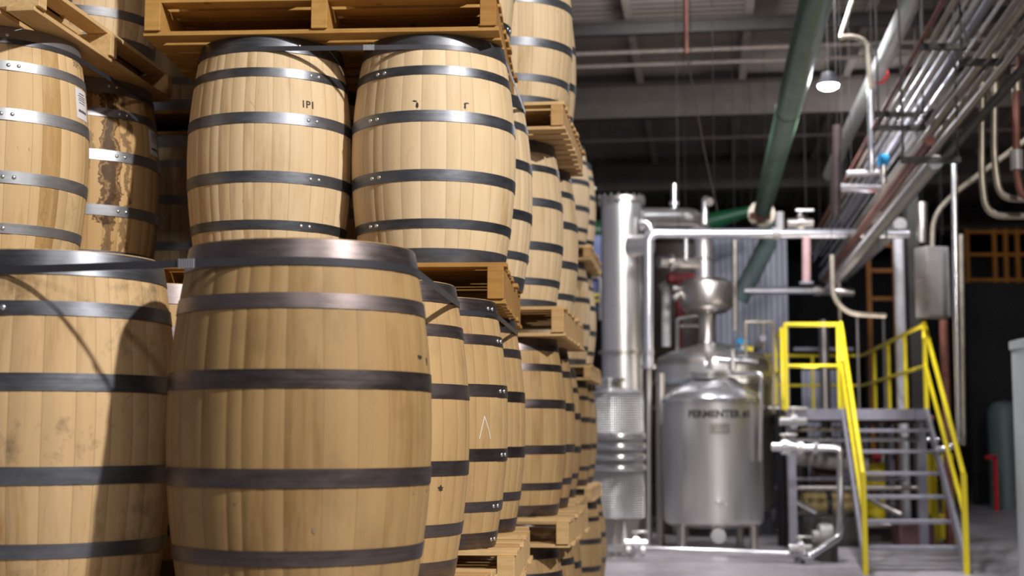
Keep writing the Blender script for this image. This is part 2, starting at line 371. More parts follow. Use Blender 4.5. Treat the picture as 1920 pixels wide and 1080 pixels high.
# ------------------------------------------------------------------ barrels
BH, RB, RH = 0.895, 0.33, 0.282
def brad(z):
    t = (z - BH / 2) / (BH / 2); return RB - (RB - RH) * (abs(t) ** 1.9)
def staves_mesh(seed, mat):
    r = random.Random(seed); ws = [r.uniform(0.6, 1.5) for _ in range(30)]; s = sum(ws); a = 0; bounds = []
    for w in ws: bounds.append((a, a + w / s * 2 * math.pi)); a += w / s * 2 * math.pi
    vals = [min(1, max(0, r.gauss(0.45, 0.26))) for _ in ws]
    cols = []                                              # (angle, joint)
    for (a0, a1) in bounds:
        e = 0.0035 / RB
        cols += [(a0, 1.0, 0.0011), (a0 + e, 0.0, 0.0), ((a0 + a1) / 2, 0.0, -0.0004), (a1 - e, 0.0, 0.0)]
    nr = 20; bm = bmesh.new(); sv = bm.loops.layers.float_color.new('stave'); jt = bm.loops.layers.float_color.new('joint')
    zs = [BH * i / nr for i in range(nr + 1)]
    rows = [[bm.verts.new(((brad(z) - d) * math.cos(an), (brad(z) - d) * math.sin(an), z)) for (an, j, d) in cols] for z in zs]
    n = len(cols)
    for zi in range(nr):
        for k in range(n):
            k2 = (k + 1) % n
            f = bm.faces.new((rows[zi][k], rows[zi][k2], rows[zi + 1][k2], rows[zi + 1][k]))
            v = vals[k // 4]; js = (cols[k][1], cols[k2][1], cols[k2][1], cols[k][1])
            for l, j in zip(f.loops, js): l[sv] = (v, v, v, 1); l[jt] = (j, j, j, 1)
    for (row, z0, sg) in ((rows[-1], BH, -1), (rows[0], 0, 1)):  # chime: end grain lip and inner wall
        ri = RH - 0.022; lip = [bm.verts.new((ri * math.cos(c[0]), ri * math.sin(c[0]), z0 + sg * 0.004)) for c in cols]
        inn = [bm.verts.new(((ri + 0.002) * math.cos(c[0]), (ri + 0.002) * math.sin(c[0]), z0 + sg * 0.03)) for c in cols]
        for k in range(n):
            k2 = (k + 1) % n; v = vals[k // 4]
            for q in ((row[k], row[k2], lip[k2], lip[k]), (lip[k], lip[k2], inn[k2], inn[k])):
                f = bm.faces.new(q)
                for l in f.loops: l[sv] = (v, v, v, 1)
    bmesh.ops.recalc_face_normals(bm, faces=bm.faces)
    for f in bm.faces: f.smooth = True
    for e in bm.edges:
        if len(e.link_faces) == 2 and e.calc_face_angle(0) > R(50): e.smooth = False
    me = bpy.data.meshes.new('staves'); bm.to_mesh(me); bm.free(); me.materials.append(mat); return me
def head_mesh(z):
    bm = bmesh.new(); add_lathe(bm, [(0, z - 0.008), (RH - 0.03, z - 0.008), (RH - 0.018, z), (RH - 0.03, z + 0.008), (0, z + 0.008)], 40)
    bmesh.ops.recalc_face_normals(bm, faces=bm.faces)
    me = bpy.data.meshes.new('barrel_head'); bm.to_mesh(me); bm.free(); me.materials.append(M['head']); return me
HOOPS = [(0.0300, 0.055, 0.02), (0.150, 0.036, -0.05), (0.333, 0.044, 0.04), (0.562, 0.044, 0.0), (0.745, 0.036, 0.06), (0.8615, 0.062, -0.08)]
def hoop_mesh(zc, w, ang, mat):
    bm = bmesh.new(); n = 96; t = 0.0026; rings = []
    half = 0.040 / RB
    for k in range(n):
        a = 2 * math.pi * k / n
        d = (a - ang + math.pi) % (2 * math.pi) - math.pi
        rings.append((a, t + (0.0018 if abs(d) < half * 1.05 else 0)))
    for sgn in (0, 1):
        pass
    vs = []
    for (a, tt) in rings:
        ca, sa = math.cos(a), math.sin(a); row = []
        for (z, o) in ((zc - w / 2, 0), (zc - w / 2, tt), (zc, tt), (zc + w / 2, tt), (zc + w / 2, 0)):
            zz = min(max(z, 0.0005), BH - 0.0005); rr = brad(zz) + o
            row.append(bm.verts.new((rr * ca, rr * sa, zz)))
        vs.append(row)
    for k in range(n):
        a, b = vs[k], vs[(k + 1) % n]
        for j in range(4): bm.faces.new((a[j], b[j], b[j + 1], a[j + 1]))
    bmesh.ops.recalc_face_normals(bm, faces=bm.faces)
    for f in bm.faces: f.smooth = True
    for e in bm.edges:
        if len(e.link_faces) == 2 and e.calc_face_angle(0) > R(40): e.smooth = False
    me = bpy.data.meshes.new('hoop'); bm.to_mesh(me); bm.free(); me.materials.append(mat); return me
def rivet_mesh(zc, ang):
    out = []
    for s in (-1, 1):
        bm = bmesh.new(); a = ang + s * 0.019 / RB; r = brad(zc) + 0.0038
        q = Vector((math.cos(a), math.sin(a), 0)).to_track_quat('Z', 'Y').to_matrix()
        add_lathe(bm, [(0.0078, 0), (0.0074, 0.0022), (0.0045, 0.0042), (0, 0.005)], 12, (r * math.cos(a), r * math.sin(a), zc), q)
        bmesh.ops.recalc_face_normals(bm, faces=bm.faces)
        for f in bm.faces: f.smooth = True
        me = bpy.data.meshes.new('rivet'); bm.to_mesh(me); bm.free(); me.materials.append(M['rivet']); out.append(me)
    return out
STAVES = {}
def staves(mat, i):
    if (mat, i) not in STAVES: STAVES[(mat, i)] = staves_mesh(11 + i, M[mat])
    return STAVES[(mat, i)]
HEADS = (head_mesh(0.042), head_mesh(BH - 0.042))
HM = {k: [hoop_mesh(z, w, a, M[k]) for (z, w, a) in HOOPS] for k in ('hoop', 'hoop_galv', 'hoop_brown')}
RM = [rivet_mesh(z, a) for (z, w, a) in HOOPS]
barrels = []
def barrel(X, Y, z, facing, label, group, mat='oak', hoop='hoop', variant=None, rivets=True):
    """facing: degrees the riveted laps are turned to the right of the camera direction"""
    base = math.atan2(-Y, -X)
    root = empty('oak_barrel', (X, Y, z), base + R(facing), label, 'barrel', group)
    i = variant if variant is not None else rnd.randrange(6)
    link('staves', staves(mat, i), root)
    for h in HEADS: link('barrel_head', h, root)
    for k, hm in enumerate(HM[hoop]):
        ho = link('hoop', hm, root)
        if rivets:
            for rm in RM[k]: link('rivet', rm, ho)
    barrels.append(root); return root

# ------------------------------------------------------------------ pallets and straps
PW = 1.38
def pallet_meshes(H, mat, seed):
    r = random.Random(seed); bt = 0.018; sh = H - 2 * bt
    def fin(bm, name):
        bmesh.ops.recalc_face_normals(bm, faces=bm.faces)
        me = bpy.data.meshes.new(name); bm.to_mesh(me); bm.free(); me.materials.append(mat); return me
    out = {}
    for name, zc, n in (('top_deck', H - bt / 2, 11), ('bottom_deck', bt / 2, 10)):
        bm = bmesh.new(); lay = bm.loops.layers.float_color.new('board'); step = PW / n
        for k in range(n):
            v = r.random(); f0 = set(bm.faces)
            w = step * r.uniform(0.68, 0.8); ov = r.uniform(-0.006, 0.012)
            add_box(bm, (r.uniform(-0.004, 0.004), -PW / 2 + step * (k + 0.5), zc), (PW + 2 * ov, w, bt - 0.0006), Matrix.Rotation(r.uniform(-0.004, 0.004), 3, 'Z'), 0.0015)
            for f in bm.faces:
                if f not in f0:
                    for l in f.loops: l[lay] = (v, v, v, 1)
        out[name] = fin(bm, name)
    out['stringers'] = []
    for x in (-PW / 2 + 0.036, 0.0, PW / 2 - 0.036):
        bm = bmesh.new(); lay = bm.loops.layers.float_color.new('board')
        add_box(bm, (x, 0, H / 2), (0.062, PW - 0.01, sh), None, 0.002)
        v = r.random()
        for f in bm.faces:
            for l in f.loops: l[lay] = (v, v, v, 1)
        out['stringers'].append(fin(bm, 'stringer'))
    return out
PM = {}
def pallet(X, Y, z, rz, label, H=0.125, kind=0, mat='pine', group='wooden pallets under the barrels'):
    key = (H, kind, mat)
    if key not in PM: PM[key] = pallet_meshes(H, M[mat], 31 + kind)
    d = PM[key]; root = empty('wooden_pallet', (X, Y, z), rz, label, 'pallet', group)
    link('top_deck', d['top_deck'], root); link('bottom_deck', d['bottom_deck'], root)
    for s in d['stringers']: link('stringer', s, root)
    return root
def hull(pts):
    pts = sorted(pts); cr = lambda o, a, b: (a[0] - o[0]) * (b[1] - o[1]) - (a[1] - o[1]) * (b[0] - o[0])
    lo = []; up = []
    for p in pts:
        while len(lo) > 1 and cr(lo[-2], lo[-1], p) <= 0: lo.pop()
        lo.append(p)
    for p in reversed(pts):
        while len(up) > 1 and cr(up[-2], up[-1], p) <= 0: up.pop()
        up.append(p)
    return lo[:-1] + up[:-1]
def strap(centres, zb, label, seal_at=None, zrel=0.838):
    rr = brad(zrel) + 0.0034; pts = []
    for (x, y) in centres:
        for k in range(72): a = 2 * math.pi * k / 72; pts.append((x + rr * math.cos(a), y + rr * math.sin(a)))
    h = hull(pts); w = 0.019; t = 0.0012; cx = sum(p[0] for p in h) / len(h); cy = sum(p[1] for p in h) / len(h)
    root = empty('steel_strap', (cx, cy, zb + zrel), 0, label, 'strap', 'steel straps round the barrels')
    bm = bmesh.new(); rows = []
    for i, p in enumerate(h):
        a, b = h[i - 1], h[(i + 1) % len(h)]; tg = Vector((b[0] - a[0], b[1] - a[1], 0)).normalized(); no = Vector((tg.y, -tg.x, 0))
        q = Vector((p[0] - cx, p[1] - cy, 0))
        rows.append([bm.verts.new(q + no * o + Vector((0, 0, z))) for (o, z) in ((0, -w / 2), (t, -w / 2), (t, w / 2), (0, w / 2))])
    for i in range(len(rows)):
        a, b = rows[i], rows[(i + 1) % len(rows)]
        for j in range(4): bm.faces.new((a[j], b[j], b[(j + 1) % 4], a[(j + 1) % 4]))
    finish(bm, 'band', M['strap'], root)
    if seal_at is not None:                                  # crimped seal on the straight run nearest the given point
        best = None
        for i in range(len(h)):
            a, b = Vector((*h[i], 0)), Vector((*h[(i + 1) % len(h)], 0)); d = b - a; s = Vector((seal_at[0], seal_at[1], 0))
            tt = max(0, min(1, (s - a).dot(d) / d.length_squared)); q = a + d * tt
            if best is None or (q - s).length < best[0]: best = ((q - s).length, q, d.normalized())
        q, d = best[1], best[2]; rot = Matrix.Rotation(math.atan2(d.y, d.x), 3, 'Z'); bm = bmesh.new(); no = Vector((d.y, -d.x, 0))
        for k in range(-3, 4):
            add_box(bm, q - Vector((cx, cy, 0)) + no * 0.0026 + d * k * 0.0062, (0.0050, 0.0040, 0.0235 if k % 2 else 0.022), rot, 0.0006)
        add_box(bm, q - Vector((cx, cy, 0)) + no * 0.0018, (0.044, 0.0026, 0.021), rot)
        finish(bm, 'seal', M['seal'], root, smooth=False)
    return root

ROWN = ['front', 'rear']; COLN = ['left', 'right']; TIERN = ['lowest', 'second', 'third', 'top']
ZMID = {}
def stack(desc, cx, cy, rot, tiers, H=0.125, over={}, spacing=(0.335, 0.39), hoop='hoop', mat='oak', rivets=True, prot=0.0, pkind=0, pmat='pine', straps={}, shift={}, plabels={}, pitch=None, base_tier=0):
    """four barrels to a pallet; over[(tier,row,col)] = dict(X, Y, facing, label, mat, hoop)"""
    for t in range(base_tier, tiers):
        Hs = H if isinstance(H, (list, tuple)) else [H] * 4; z = sum(Hs[:t]) + t * BH; Ht = Hs[t]; sx, sy = shift.get(t, (0, 0))
        pl = plabels.get(t, 'wooden pallet under the %s tier of barrels in %s' % (TIERN[t], desc))
        pallet(cx + sx, cy + sy, z, -rot + prot, pl, Ht, (pkind + t) % 3, pmat if isinstance(pmat, str) else pmat[t])
        cs = []
        for row in (0, 1):
            for col in (1, 0):
                o = dict(over.get((t, row, col), {}))
                if col == 0 and 'X' not in o and 'X' in over.get((t, row, 1), {}):
                    ro = over[(t, row, 1)]; o['X'] = ro['X'] - 2 * spacing[0] * math.cos(rot); o['Y'] = ro['Y'] + 2 * spacing[0] * math.sin(rot)
                dv = (-1 if col == 0 else 1) * spacing[0]; du = (-1 if row == 0 else 1) * spacing[1]
                x = cx + sx + math.cos(rot) * dv + math.sin(rot) * du + rnd.uniform(-.005, .005)
                y = cy + sy - math.sin(rot) * dv + math.cos(rot) * du + rnd.uniform(-.005, .005)
                x = o.pop('X', x); y = o.pop('Y', y); cs.append((x, y))
                lab = o.pop('label', 'oak barrel at the %s %s of the %s tier in %s' % (ROWN[row], COLN[col], TIERN[t], desc))
                fc = o.pop('facing', rnd.uniform(80, 280)); rv = o.pop('rivets', rivets)
                kw = dict(mat='oak_tan' if (mat == 'oak' and t < 2) else mat, hoop='hoop_brown' if (hoop == 'hoop' and t < 2) else hoop); kw.update(o)
                barrel(x, y, z + Ht, fc, lab, 'oak barrels stacked on pallets', rivets=rv, **kw)
        if t in straps:
            lab, seal = straps[t]; strap(cs, z + Ht, lab, seal)
    return

# front stack: two tiers high, the big pair nearest the camera
H1 = 0.126
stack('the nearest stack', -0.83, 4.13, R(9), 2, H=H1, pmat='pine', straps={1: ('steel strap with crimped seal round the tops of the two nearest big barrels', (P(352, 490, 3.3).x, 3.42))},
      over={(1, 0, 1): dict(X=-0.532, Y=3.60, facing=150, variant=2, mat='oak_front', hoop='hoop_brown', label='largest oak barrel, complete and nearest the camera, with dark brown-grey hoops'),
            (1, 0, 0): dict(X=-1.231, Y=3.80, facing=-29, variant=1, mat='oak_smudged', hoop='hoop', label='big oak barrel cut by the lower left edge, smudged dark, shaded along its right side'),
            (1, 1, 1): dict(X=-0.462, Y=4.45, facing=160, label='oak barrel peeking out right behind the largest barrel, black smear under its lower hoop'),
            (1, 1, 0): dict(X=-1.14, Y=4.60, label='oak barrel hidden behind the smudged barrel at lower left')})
# second stack: four tiers
stack('the tall second stack', -0.65, 6.04, R(3), 4, H=(0.135, 0.145, 0.158, 0.15), straps={
        2: ('steel strap with crimped seal across the two bright upright barrels in the middle', (P(693, 77, 5.4).x, 5.36)),
        1: ('steel strap under the pallet edge beside the largest barrel, running back to the right', None)},
      pmat=('pine', 'pine', 'pine_warm', 'pine_warm'), shift={0: (0.02, -0.15), 1: (0.01, -0.28), 2: (-0.03, 0.0), 3: (-0.06, 0.0)},
      plabels={3: 'amber wooden pallet along the top edge of the photo above the two bright barrels',
               2: 'wooden pallet carrying the two bright upright barrels, its dark open end at the photo centre',
               1: 'pale wooden pallet with slatted top at the bottom centre, under the chalk-marked barrel'},
      over={(2, 0, 0): dict(X=-0.979, Y=5.68, facing=29, variant=0, label='bright oak barrel stamped 1P1, left of the upright pair in the third tier'),
            (2, 0, 1): dict(X=-0.315, Y=5.65, facing=-45, variant=3, label='bright oak barrel with two black smears above its second hoop, right of the upright pair'),
            (2, 1, 1): dict(X=-0.235, Y=6.50, facing=100, label='oak barrel in the third tier, a narrow strip right behind the barrel with black smears'),
            (1, 0, 1): dict(X=-0.345, Y=5.30, facing=66, label='oak barrel with white chalk marks and rivets down its right edge, lower centre'),
            (1, 1, 1): dict(X=-0.272, Y=6.12, facing=110, label='narrow strip of an oak barrel just right of the chalk-marked one'),
            (3, 1, 1): dict(X=-0.315, Y=6.44, facing=75, label='top tier oak barrel sliver with a rivet, right above the amber pallet end')})
# third stack
stack('the third stack', -0.34, 7.80, R(7), 4, H=(0.135, 0.142, 0.15, 0.145), shift={0: (0, 0), 1: (0.02, -0.02)}, pmat='pine',
      plabels={3: 'wooden pallet below the top tier barrels, left of the roof, with slatted underside',
               2: 'wooden pallet with a square dark opening, second of the dark openings at mid photo',
               1: 'pale slatted wooden pallet with an open end, right of the bottom centre pallet'},
      over={(3, 0, 1): dict(X=-0.005, Y=7.45, facing=-95, label='top tier oak barrel cut by the top edge, just left of the roof'),
            (3, 1, 1): dict(X=0.05, Y=8.25, facing=120, label='top tier oak barrel strip touching the roof, behind the one cut by the top edge'),
            (2, 0, 1): dict(X=-0.055, Y=7.55, facing=130, label='oak barrel in the third tier right of the bright pair, below the slatted pallet underside'),
            (2, 1, 1): dict(X=0.06, Y=8.32, facing=130, label='shaded oak barrel strip in the third tier at the far corner under the slatted pallet'),
            (1, 0, 1): dict(X=-0.05, Y=7.40, facing=140, label='oak barrel standing on the open ended pale pallet, below the square dark opening'),
            (1, 1, 1): dict(X=0.03, Y=8.15, facing=140, label='thin strip of an oak barrel behind the one on the open ended pale pallet')})
# farther stacks
stack('the fourth stack', -0.22, 9.75, R(7), 2, rivets=False, pmat='pine')
stack('the farthest stack', 0.07, 12.75, R(7), 4, shift={0: (0.08, 0)}, rivets=False, pmat='pine',
      over={(1, 0, 1): dict(label='farthest of the small blurred oak barrels, left of the dimpled tank'),
            (3, 0, 1): dict(label='small blurred oak barrel left of the top of the still column'),
            (2, 0, 1): dict(label='small blurred oak barrel beside the yellow and blue frame')})
# stacks on the left
stack('the left stack', -2.27, 5.62, R(6), 4, hoop='hoop_galv', mat='oak', spacing=(0.345, 0.375), prot=R(90), pmat='pine',
      straps={2: ('steel strap from the first to the second labelled barrel at the upper left', None)},
      plabels={3: 'wooden pallet crossing the upper left corner diagonally above the labelled barrels'},
      over={(2, 0, 1): dict(X=-1.95, Y=5.32, facing=4, variant=4, mat='oak_drip', label='pale oak barrel with silver hoops and a white paper label at the upper left edge'),
            (2, 1, 1): dict(X=-1.857, Y=6.05, facing=28, variant=5, mat='oak_leaky', label='oak barrel with dark brown leak stains and a white label, second from the left edge'),
            (3, 1, 1): dict(X=-1.857, Y=6.05, facing=100, label='top tier oak barrel with a silver hoop above the diagonal pallet')})
stack('the left rear stack', -2.02, 7.65, R(6), 4, hoop='hoop_galv', mat='oak', pmat='pine_warm', rivets=False,
      over={(2, 0, 1): dict(X=-1.66, Y=7.22, facing=150, label='shaded oak barrel with silver hoops in the gap left of the barrel stamped 1P1'),
            (3, 0, 1): dict(X=-1.66, Y=7.25, facing=150, label='top tier oak barrel in the gap between the diagonal pallet and the amber pallet')})

# marks, labels on the barrels: children of the barrel they are stuck or stencilled on
def find(txt): return [b for b in barrels if b['label'].startswith(txt)][0]
def wrap(bm, root, a0, zc, off=0.0009):
    for v in bm.verts:
        z = zc + v.co.y; r = brad(z) + off + v.co.z; a = a0 + v.co.x / brad(z)
        v.co = Vector((r * math.cos(a), r * math.sin(a), z))
def text_bm(s, size, bold=0.0):
    cu = bpy.data.curves.new('t', 'FONT'); cu.body = s; cu.size = size; cu.align_x = 'CENTER'; cu.align_y = 'CENTER'; cu.extrude = 0.0; cu.offset = bold; cu.resolution_u = 3
    ob = bpy.data.objects.new('t', cu); COL.objects.link(ob); bpy.context.view_layer.update()
    me = bpy.data.meshes.new_from_object(ob.evaluated_get(bpy.context.evaluated_depsgraph_get()))
    bm = bmesh.new(); bm.from_mesh(me); bpy.data.objects.remove(ob); bpy.data.curves.remove(cu); bpy.data.meshes.remove(me)
    return bm
def on_barrel(root, name, bm, px, zrel, mat, label=None, off=0.0009):
    """px: photo column; the mark goes on the near surface of the barrel there"""
    c = root.location; D = c.y; cx = 960 + c.x / D * F; s = (px - cx) / (RB * F / D * 1.0)
    a = math.asin(max(-0.97, min(0.97, s)))                       # to the right of the camera direction
    base = math.atan2(-c.y, -c.x) - root.rotation_euler.z
    wrap(bm, root, base + a, zrel, off)
    o = finish(bm, name, mat, root, smooth=False)
    if label: o['label'] = label
    return o
def rect_bm(w, h, nx=8):
    bm = bmesh.new(); prev = None
    for i in range(nx + 1):
        x = -w / 2 + w * i / nx; a = bm.verts.new((x, -h / 2, 0)); b = bm.verts.new((x, h / 2, 0))
        if prev: bm.faces.new((prev[0], a, b, prev[1]))
        prev = (a, b)
    return bm
b1 = find('bright oak barrel stamped'); b2 = find('bright oak barrel with two black')
on_barrel(b1, 'stencil_mark', text_bm('1P1', 0.040, .0008), 568, 0.625, M['ink'], 'black 1P1 stamp')
def blot(w, h, seed):
    r = random.Random(seed); bm = bmesh.new(); c = bm.verts.new((0, 0, 0)); n = 18; ring = []
    for k in range(n): a = 2 * math.pi * k / n; q = r.uniform(0.45, 1.0); ring.append(bm.verts.new((math.cos(a) * w / 2 * q, math.sin(a) * h / 2 * q, 0)))
    for k in range(n): bm.faces.new((c, ring[k], ring[(k + 1) % n]))
    return bm
for k, (px, z, w, h) in enumerate([(780, .604, .012, .034), (868, .606, .012, .036), (775, .620, .022, .008), (872, .618, .022, .008)]): on_barrel(b2, 'ink_smear', blot(w, h, k), px, z, M['ink'])
bA = find('largest oak barrel')
for k, (px, z, w, h) in enumerate([(783, .622, .035, .014), (799, .614, .014, .03), (455, .275, .012, .007), (771, .292, .014, .006), (801, .296, .02, .006), (592, .215, .014, .02)]):
    on_barrel(bA, 'char_mark', blot(w, h, 20 + k), px, z, M['ink'] if k < 2 else M['pencil'])
bB = find('oak barrel peeking'); on_barrel(bB, 'black_smear', blot(.03, .022, 40), 823, .275, M['ink'])
bC = find('oak barrel with white chalk')
bm = bmesh.new()
for (x0, y0, x1, y1) in ((-.03, -.05, -.005, .03), (-.005, .03, .02, -.02), (.02, -.02, .028, -.05)):
    d = Vector((x1 - x0, y1 - y0, 0)); nn = Vector((-d.y, d.x, 0)).normalized() * 0.0016; a, b = Vector((x0, y0, 0)), Vector((x1, y1, 0))
    bm.faces.new([bm.verts.new(v) for v in (a - nn, b - nn, b + nn, a + nn)])
on_barrel(bC, 'chalk_mark', bm, 905, .44, M['paper'])
bM1 = find('pale oak barrel with silver'); bM2 = find('oak barrel with dark brown leak')
on_barrel(bM1, 'number_mark', text_bm('30971', 0.040), 134, 0.812, M['pencil'], 'handwritten 30971')
on_barrel(bM2, 'number_mark', text_bm('3097', 0.036), 270, 0.812, M['pencil'], 'handwritten 3097')
for br, px, w, h in ((bM1, 134, .105, .118), (bM2, 276, .10, .11)):
    on_barrel(br, 'paper_label', rect_bm(w, h), px, .660, M['paper'], off=0.0012)
    bm = bmesh.new()
    for (yy, ww, hh) in ((.04, .05, .003), (.03, .07, .002), (.022, .06, .002), (.014, .068, .002), (.004, .06, .002), (-.028, .075, .009)):
        nb = rect_bm(ww * w / .105, hh, 6)
        for f in nb.faces: bm.faces.new([bm.verts.new(v.co + Vector((0, yy, 0))) for v in f.verts])
        nb.free()
    on_barrel(br, 'label_print', bm, px, .660, M['print'], off=0.0018)

# ------------------------------------------------------------------ process plant
HANGERS = ['tall thin bright', 'dark brown vertical post', 'green duct', 'tapered duct', 'slanting down behind', 'bright silver horizontal pipe', 'dull pipe end continuing', 'fat pale pipe sloping', 'second fat pale', 'faded red pipe', 'thin vertical pipe hanging', 'bright crossing pipe', 'pale crossing pipe', 'curved conduit left', 'thin vertical pipe hanging', 'small upright nozzle', 'conduit rising from', 'brown vertical pipe under', 'fat pale vertical pipe stub', 'rusty bar', 'white pipe hanging', 'overhead beside', 'hanging conduit', 'conduit loops', 'white jacketed pipe', 'long horizontal silver']
def tube_thing(name, pts, r, mat, label, cat, rad=0.12, n=14, group=None, flanges=()):
    pts = [Vector(p) for p in pts]; o0 = pts[0].copy()
    bm = bmesh.new(); add_tube(bm, [p - o0 for p in pts], r, rad, n)
    hang = any(h in label for h in HANGERS)
    if not flanges and not hang:
        o = finish(bm, name, mat); o.location = o0; return tag(o, label, cat, group)
    root = empty(name, o0, 0, label, cat, group); finish(bm, 'pipe_run', mat, root)
    if hang:
        tops = sorted(pts, key=lambda p: -p.z)[:1]
        if abs(pts[0].z - pts[-1].z) < .6 * (pts[0] - pts[-1]).length: tops = [pts[0].lerp(pts[-1], .12), pts[0].lerp(pts[-1], .88)]
        for p in tops:
            hb = bmesh.new(); add_cyl(hb, p - o0, Vector((p.x, p.y, ZC - .02)) - o0, .0045, 6); finish(hb, 'hanger_rod', M['rod'], root)
    for (p, d, rr, w, fm) in flanges:
        bm = bmesh.new(); d = Vector(d).normalized(); p = Vector(p) - o0; add_cyl(bm, p - d * w / 2, p + d * w / 2, rr, 20); finish(bm, 'coupling', M[fm], root)
    return root
def lathe_part(name, prof, mat, root, n=56, m=None, c=(0, 0, 0)):
    bm = bmesh.new(); add_lathe(bm, prof, n, c, m); return finish(bm, name, mat, root)

# fermenter
FD = 19.8; c = P(1339, 1000, FD); FX, FR = c.x, 0.687
fz = lambda y, D=FD: P(1339, y, D).z
root = empty('fermenter_tank', (FX, FD, 0), 0, 'round stainless tank lettered FERMENTER #1 standing on short legs', 'tank')
zb, zt = fz(983), fz(752)
lathe_part('tank_body', [(0, zb - .06), (.3, zb - .05), (FR - .08, zb - .01), (FR - .01, zb + .04), (FR, zb + .08), (FR, zt)], M['ss'], root)
lathe_part('rim_band', [(FR, zt - .03), (FR + .02, zt - .02), (FR + .02, zt + .02), (FR, zt + .03)], M['ss_bright'], root)
zd = fz(712)
lathe_part('dome', [(FR, zt + .02), (FR - .05, zt + .09), (FR - .2, zt + .19), (.32, zd + .02), (.3, zd + .03), (0, zd + .04)], M['ss_bright'], root)
bm = bmesh.new()
add_lathe(bm, [(.26, zd), (.26, zd + .07), (.29, zd + .075), (.29, zd + .10), (.24, zd + .12), (0, zd + .14)], 36, (-.05, -.12, 0)); h = finish(bm, 'manway', M['ss'], root)
bm = bmesh.new(); add_cyl(bm, Vector((-.05, -.12, zd + .12)), Vector((-.05, -.12, zd + .30)), .05); add_cyl(bm, Vector((-.12, -.12, zd + .22)), Vector((.04, -.12, zd + .22)), .035); add_cyl(bm, Vector((-.05, -.12, zd + .30)), Vector((-.05, -.12, zd + .33)), .08); finish(bm, 'relief_valve', M['ss_bright'], root)
for (x, y) in ((-.48, -.38), (.48, -.38), (-.42, .42), (.42, .42)):
    bm = bmesh.new(); add_cyl(bm, Vector((x, y, 0.01)), Vector((x, y, zb + .05)), .055, 16); add_cyl(bm, Vector((x, y, 0)), Vector((x, y, .02)), .08, 16); finish(bm, 'leg', M['ss_dull'], root)
bm = bmesh.new(); add_cyl(bm, Vector((-.02, -.45, zb + .0)), Vector((-.02, -.45, zb - .18)), .06); add_cyl(bm, Vector((-.02, -.56, zb - .12)), Vector((-.02, -.40, zb - .12)), .1, 24); add_cyl(bm, Vector((-.02, -.60, zb - .12)), Vector((-.02, -.55, zb - .12)), .055); finish(bm, 'bottom_outlet', M['ss_bright'], root)
bm = bmesh.new(); z = fz(940); add_cyl(bm, Vector((0, -FR - .09, z)), Vector((0, -FR + .05, z)), .04); add_cyl(bm, Vector((-.08, -FR - .06, z + .03)), Vector((.06, -FR - .06, z - .01)), .022); finish(bm, 'sample_valve', M['ss_bright'], root)
def on_cyl(root, name, bm, rad, a0, zc, mat, label=None, off=.003):
    for v in bm.verts:
        a = a0 + v.co.x / rad; r = rad + off + v.co.z; v.co = Vector((r * math.sin(a), -r * math.cos(a), zc + v.co.y))
    o = finish(bm, name, mat, root, smooth=False)
    if label: o['label'] = label
    return o
on_cyl(root, 'lettering', text_bm('FERMENTER #1', .135, .006), FR, 0.03, fz(778), M['ink'], 'black lettering FERMENTER #1')
on_cyl(root, 'name_plate', rect_bm(.26, .13), FR, 0.0, fz(804), M['ss_dull'])
bm = bmesh.new()
for (x, y, w, h) in ((0, .06, .26, .006), (0, -.06, .26, .006), (-.127, 0, .006, .12), (.127, 0, .006, .12), (-.085, 0, .01, .07), (-.05, .01, .008, .05), (0.03, .02, .09, .006)):
    nb = rect_bm(w, h, 4)
    for f in nb.faces: bm.faces.new([bm.verts.new(v.co + Vector((x, y, 0))) for v in f.verts])
    nb.free()
on_cyl(root, 'plate_engraving', bm, FR, 0.0, fz(804), M['dark_steel'], off=.005)
bm = bmesh.new(); q = lambda px, py, dy=0: P(px, py, FD - .5 + dy) - Vector((FX, FD, 0))
pp = [Vector((-.05, -.12, zd + .26)), q(1348, 700), q(1428, 700), q(1425, 862)]; pp[0] = Vector((pp[1].x, pp[1].y, zd + .2))
add_tube(bm, [Vector((-.05, -.12, q(1348, 700).z)), q(1428, 700), q(1426, 865)], .03, .07); finish(bm, 'vent_pipe', M['ss_bright'], root)

# dimpled jacket tank
QD = 18.85; c = P(1160, 1000, QD); QR = .34; qz = lambda y: P(1160, y, QD).z
root = empty('jacketed_tank', (c.x, QD, 0), 0, 'narrow stainless tank with dimpled jacket and four shiny bands, right beside the barrels', 'tank')
zb, zt = qz(972), qz(738)
lathe_part('tank_body', [(0, zb - .02), (QR - .06, zb - .02), (QR, zb + .02), (QR, qz(885)), (QR + .001, qz(820)), (QR, zt)], M['ss_quilt'], root)
for y in (818, 837, 857, 877): lathe_part('band', [(QR + .001, qz(y) - .045), (QR + .035, qz(y) - .03), (QR + .045, qz(y)), (QR + .035, qz(y) + .03), (QR + .001, qz(y) + .045)], M['ss_bright'], root)
lathe_part('shoulder', [(QR, zt), (QR + .01, zt + .02), (QR - .12, zt + .06), (.18, zt + .07)], M['ss'], root)
lathe_part('neck', [(.18, zt + .05), (.18, zt + .16), (.22, zt + .16), (.22, zt + .2), (0, zt + .22)], M['ss_bright'], root, 40, None, (-.12, 0, 0))
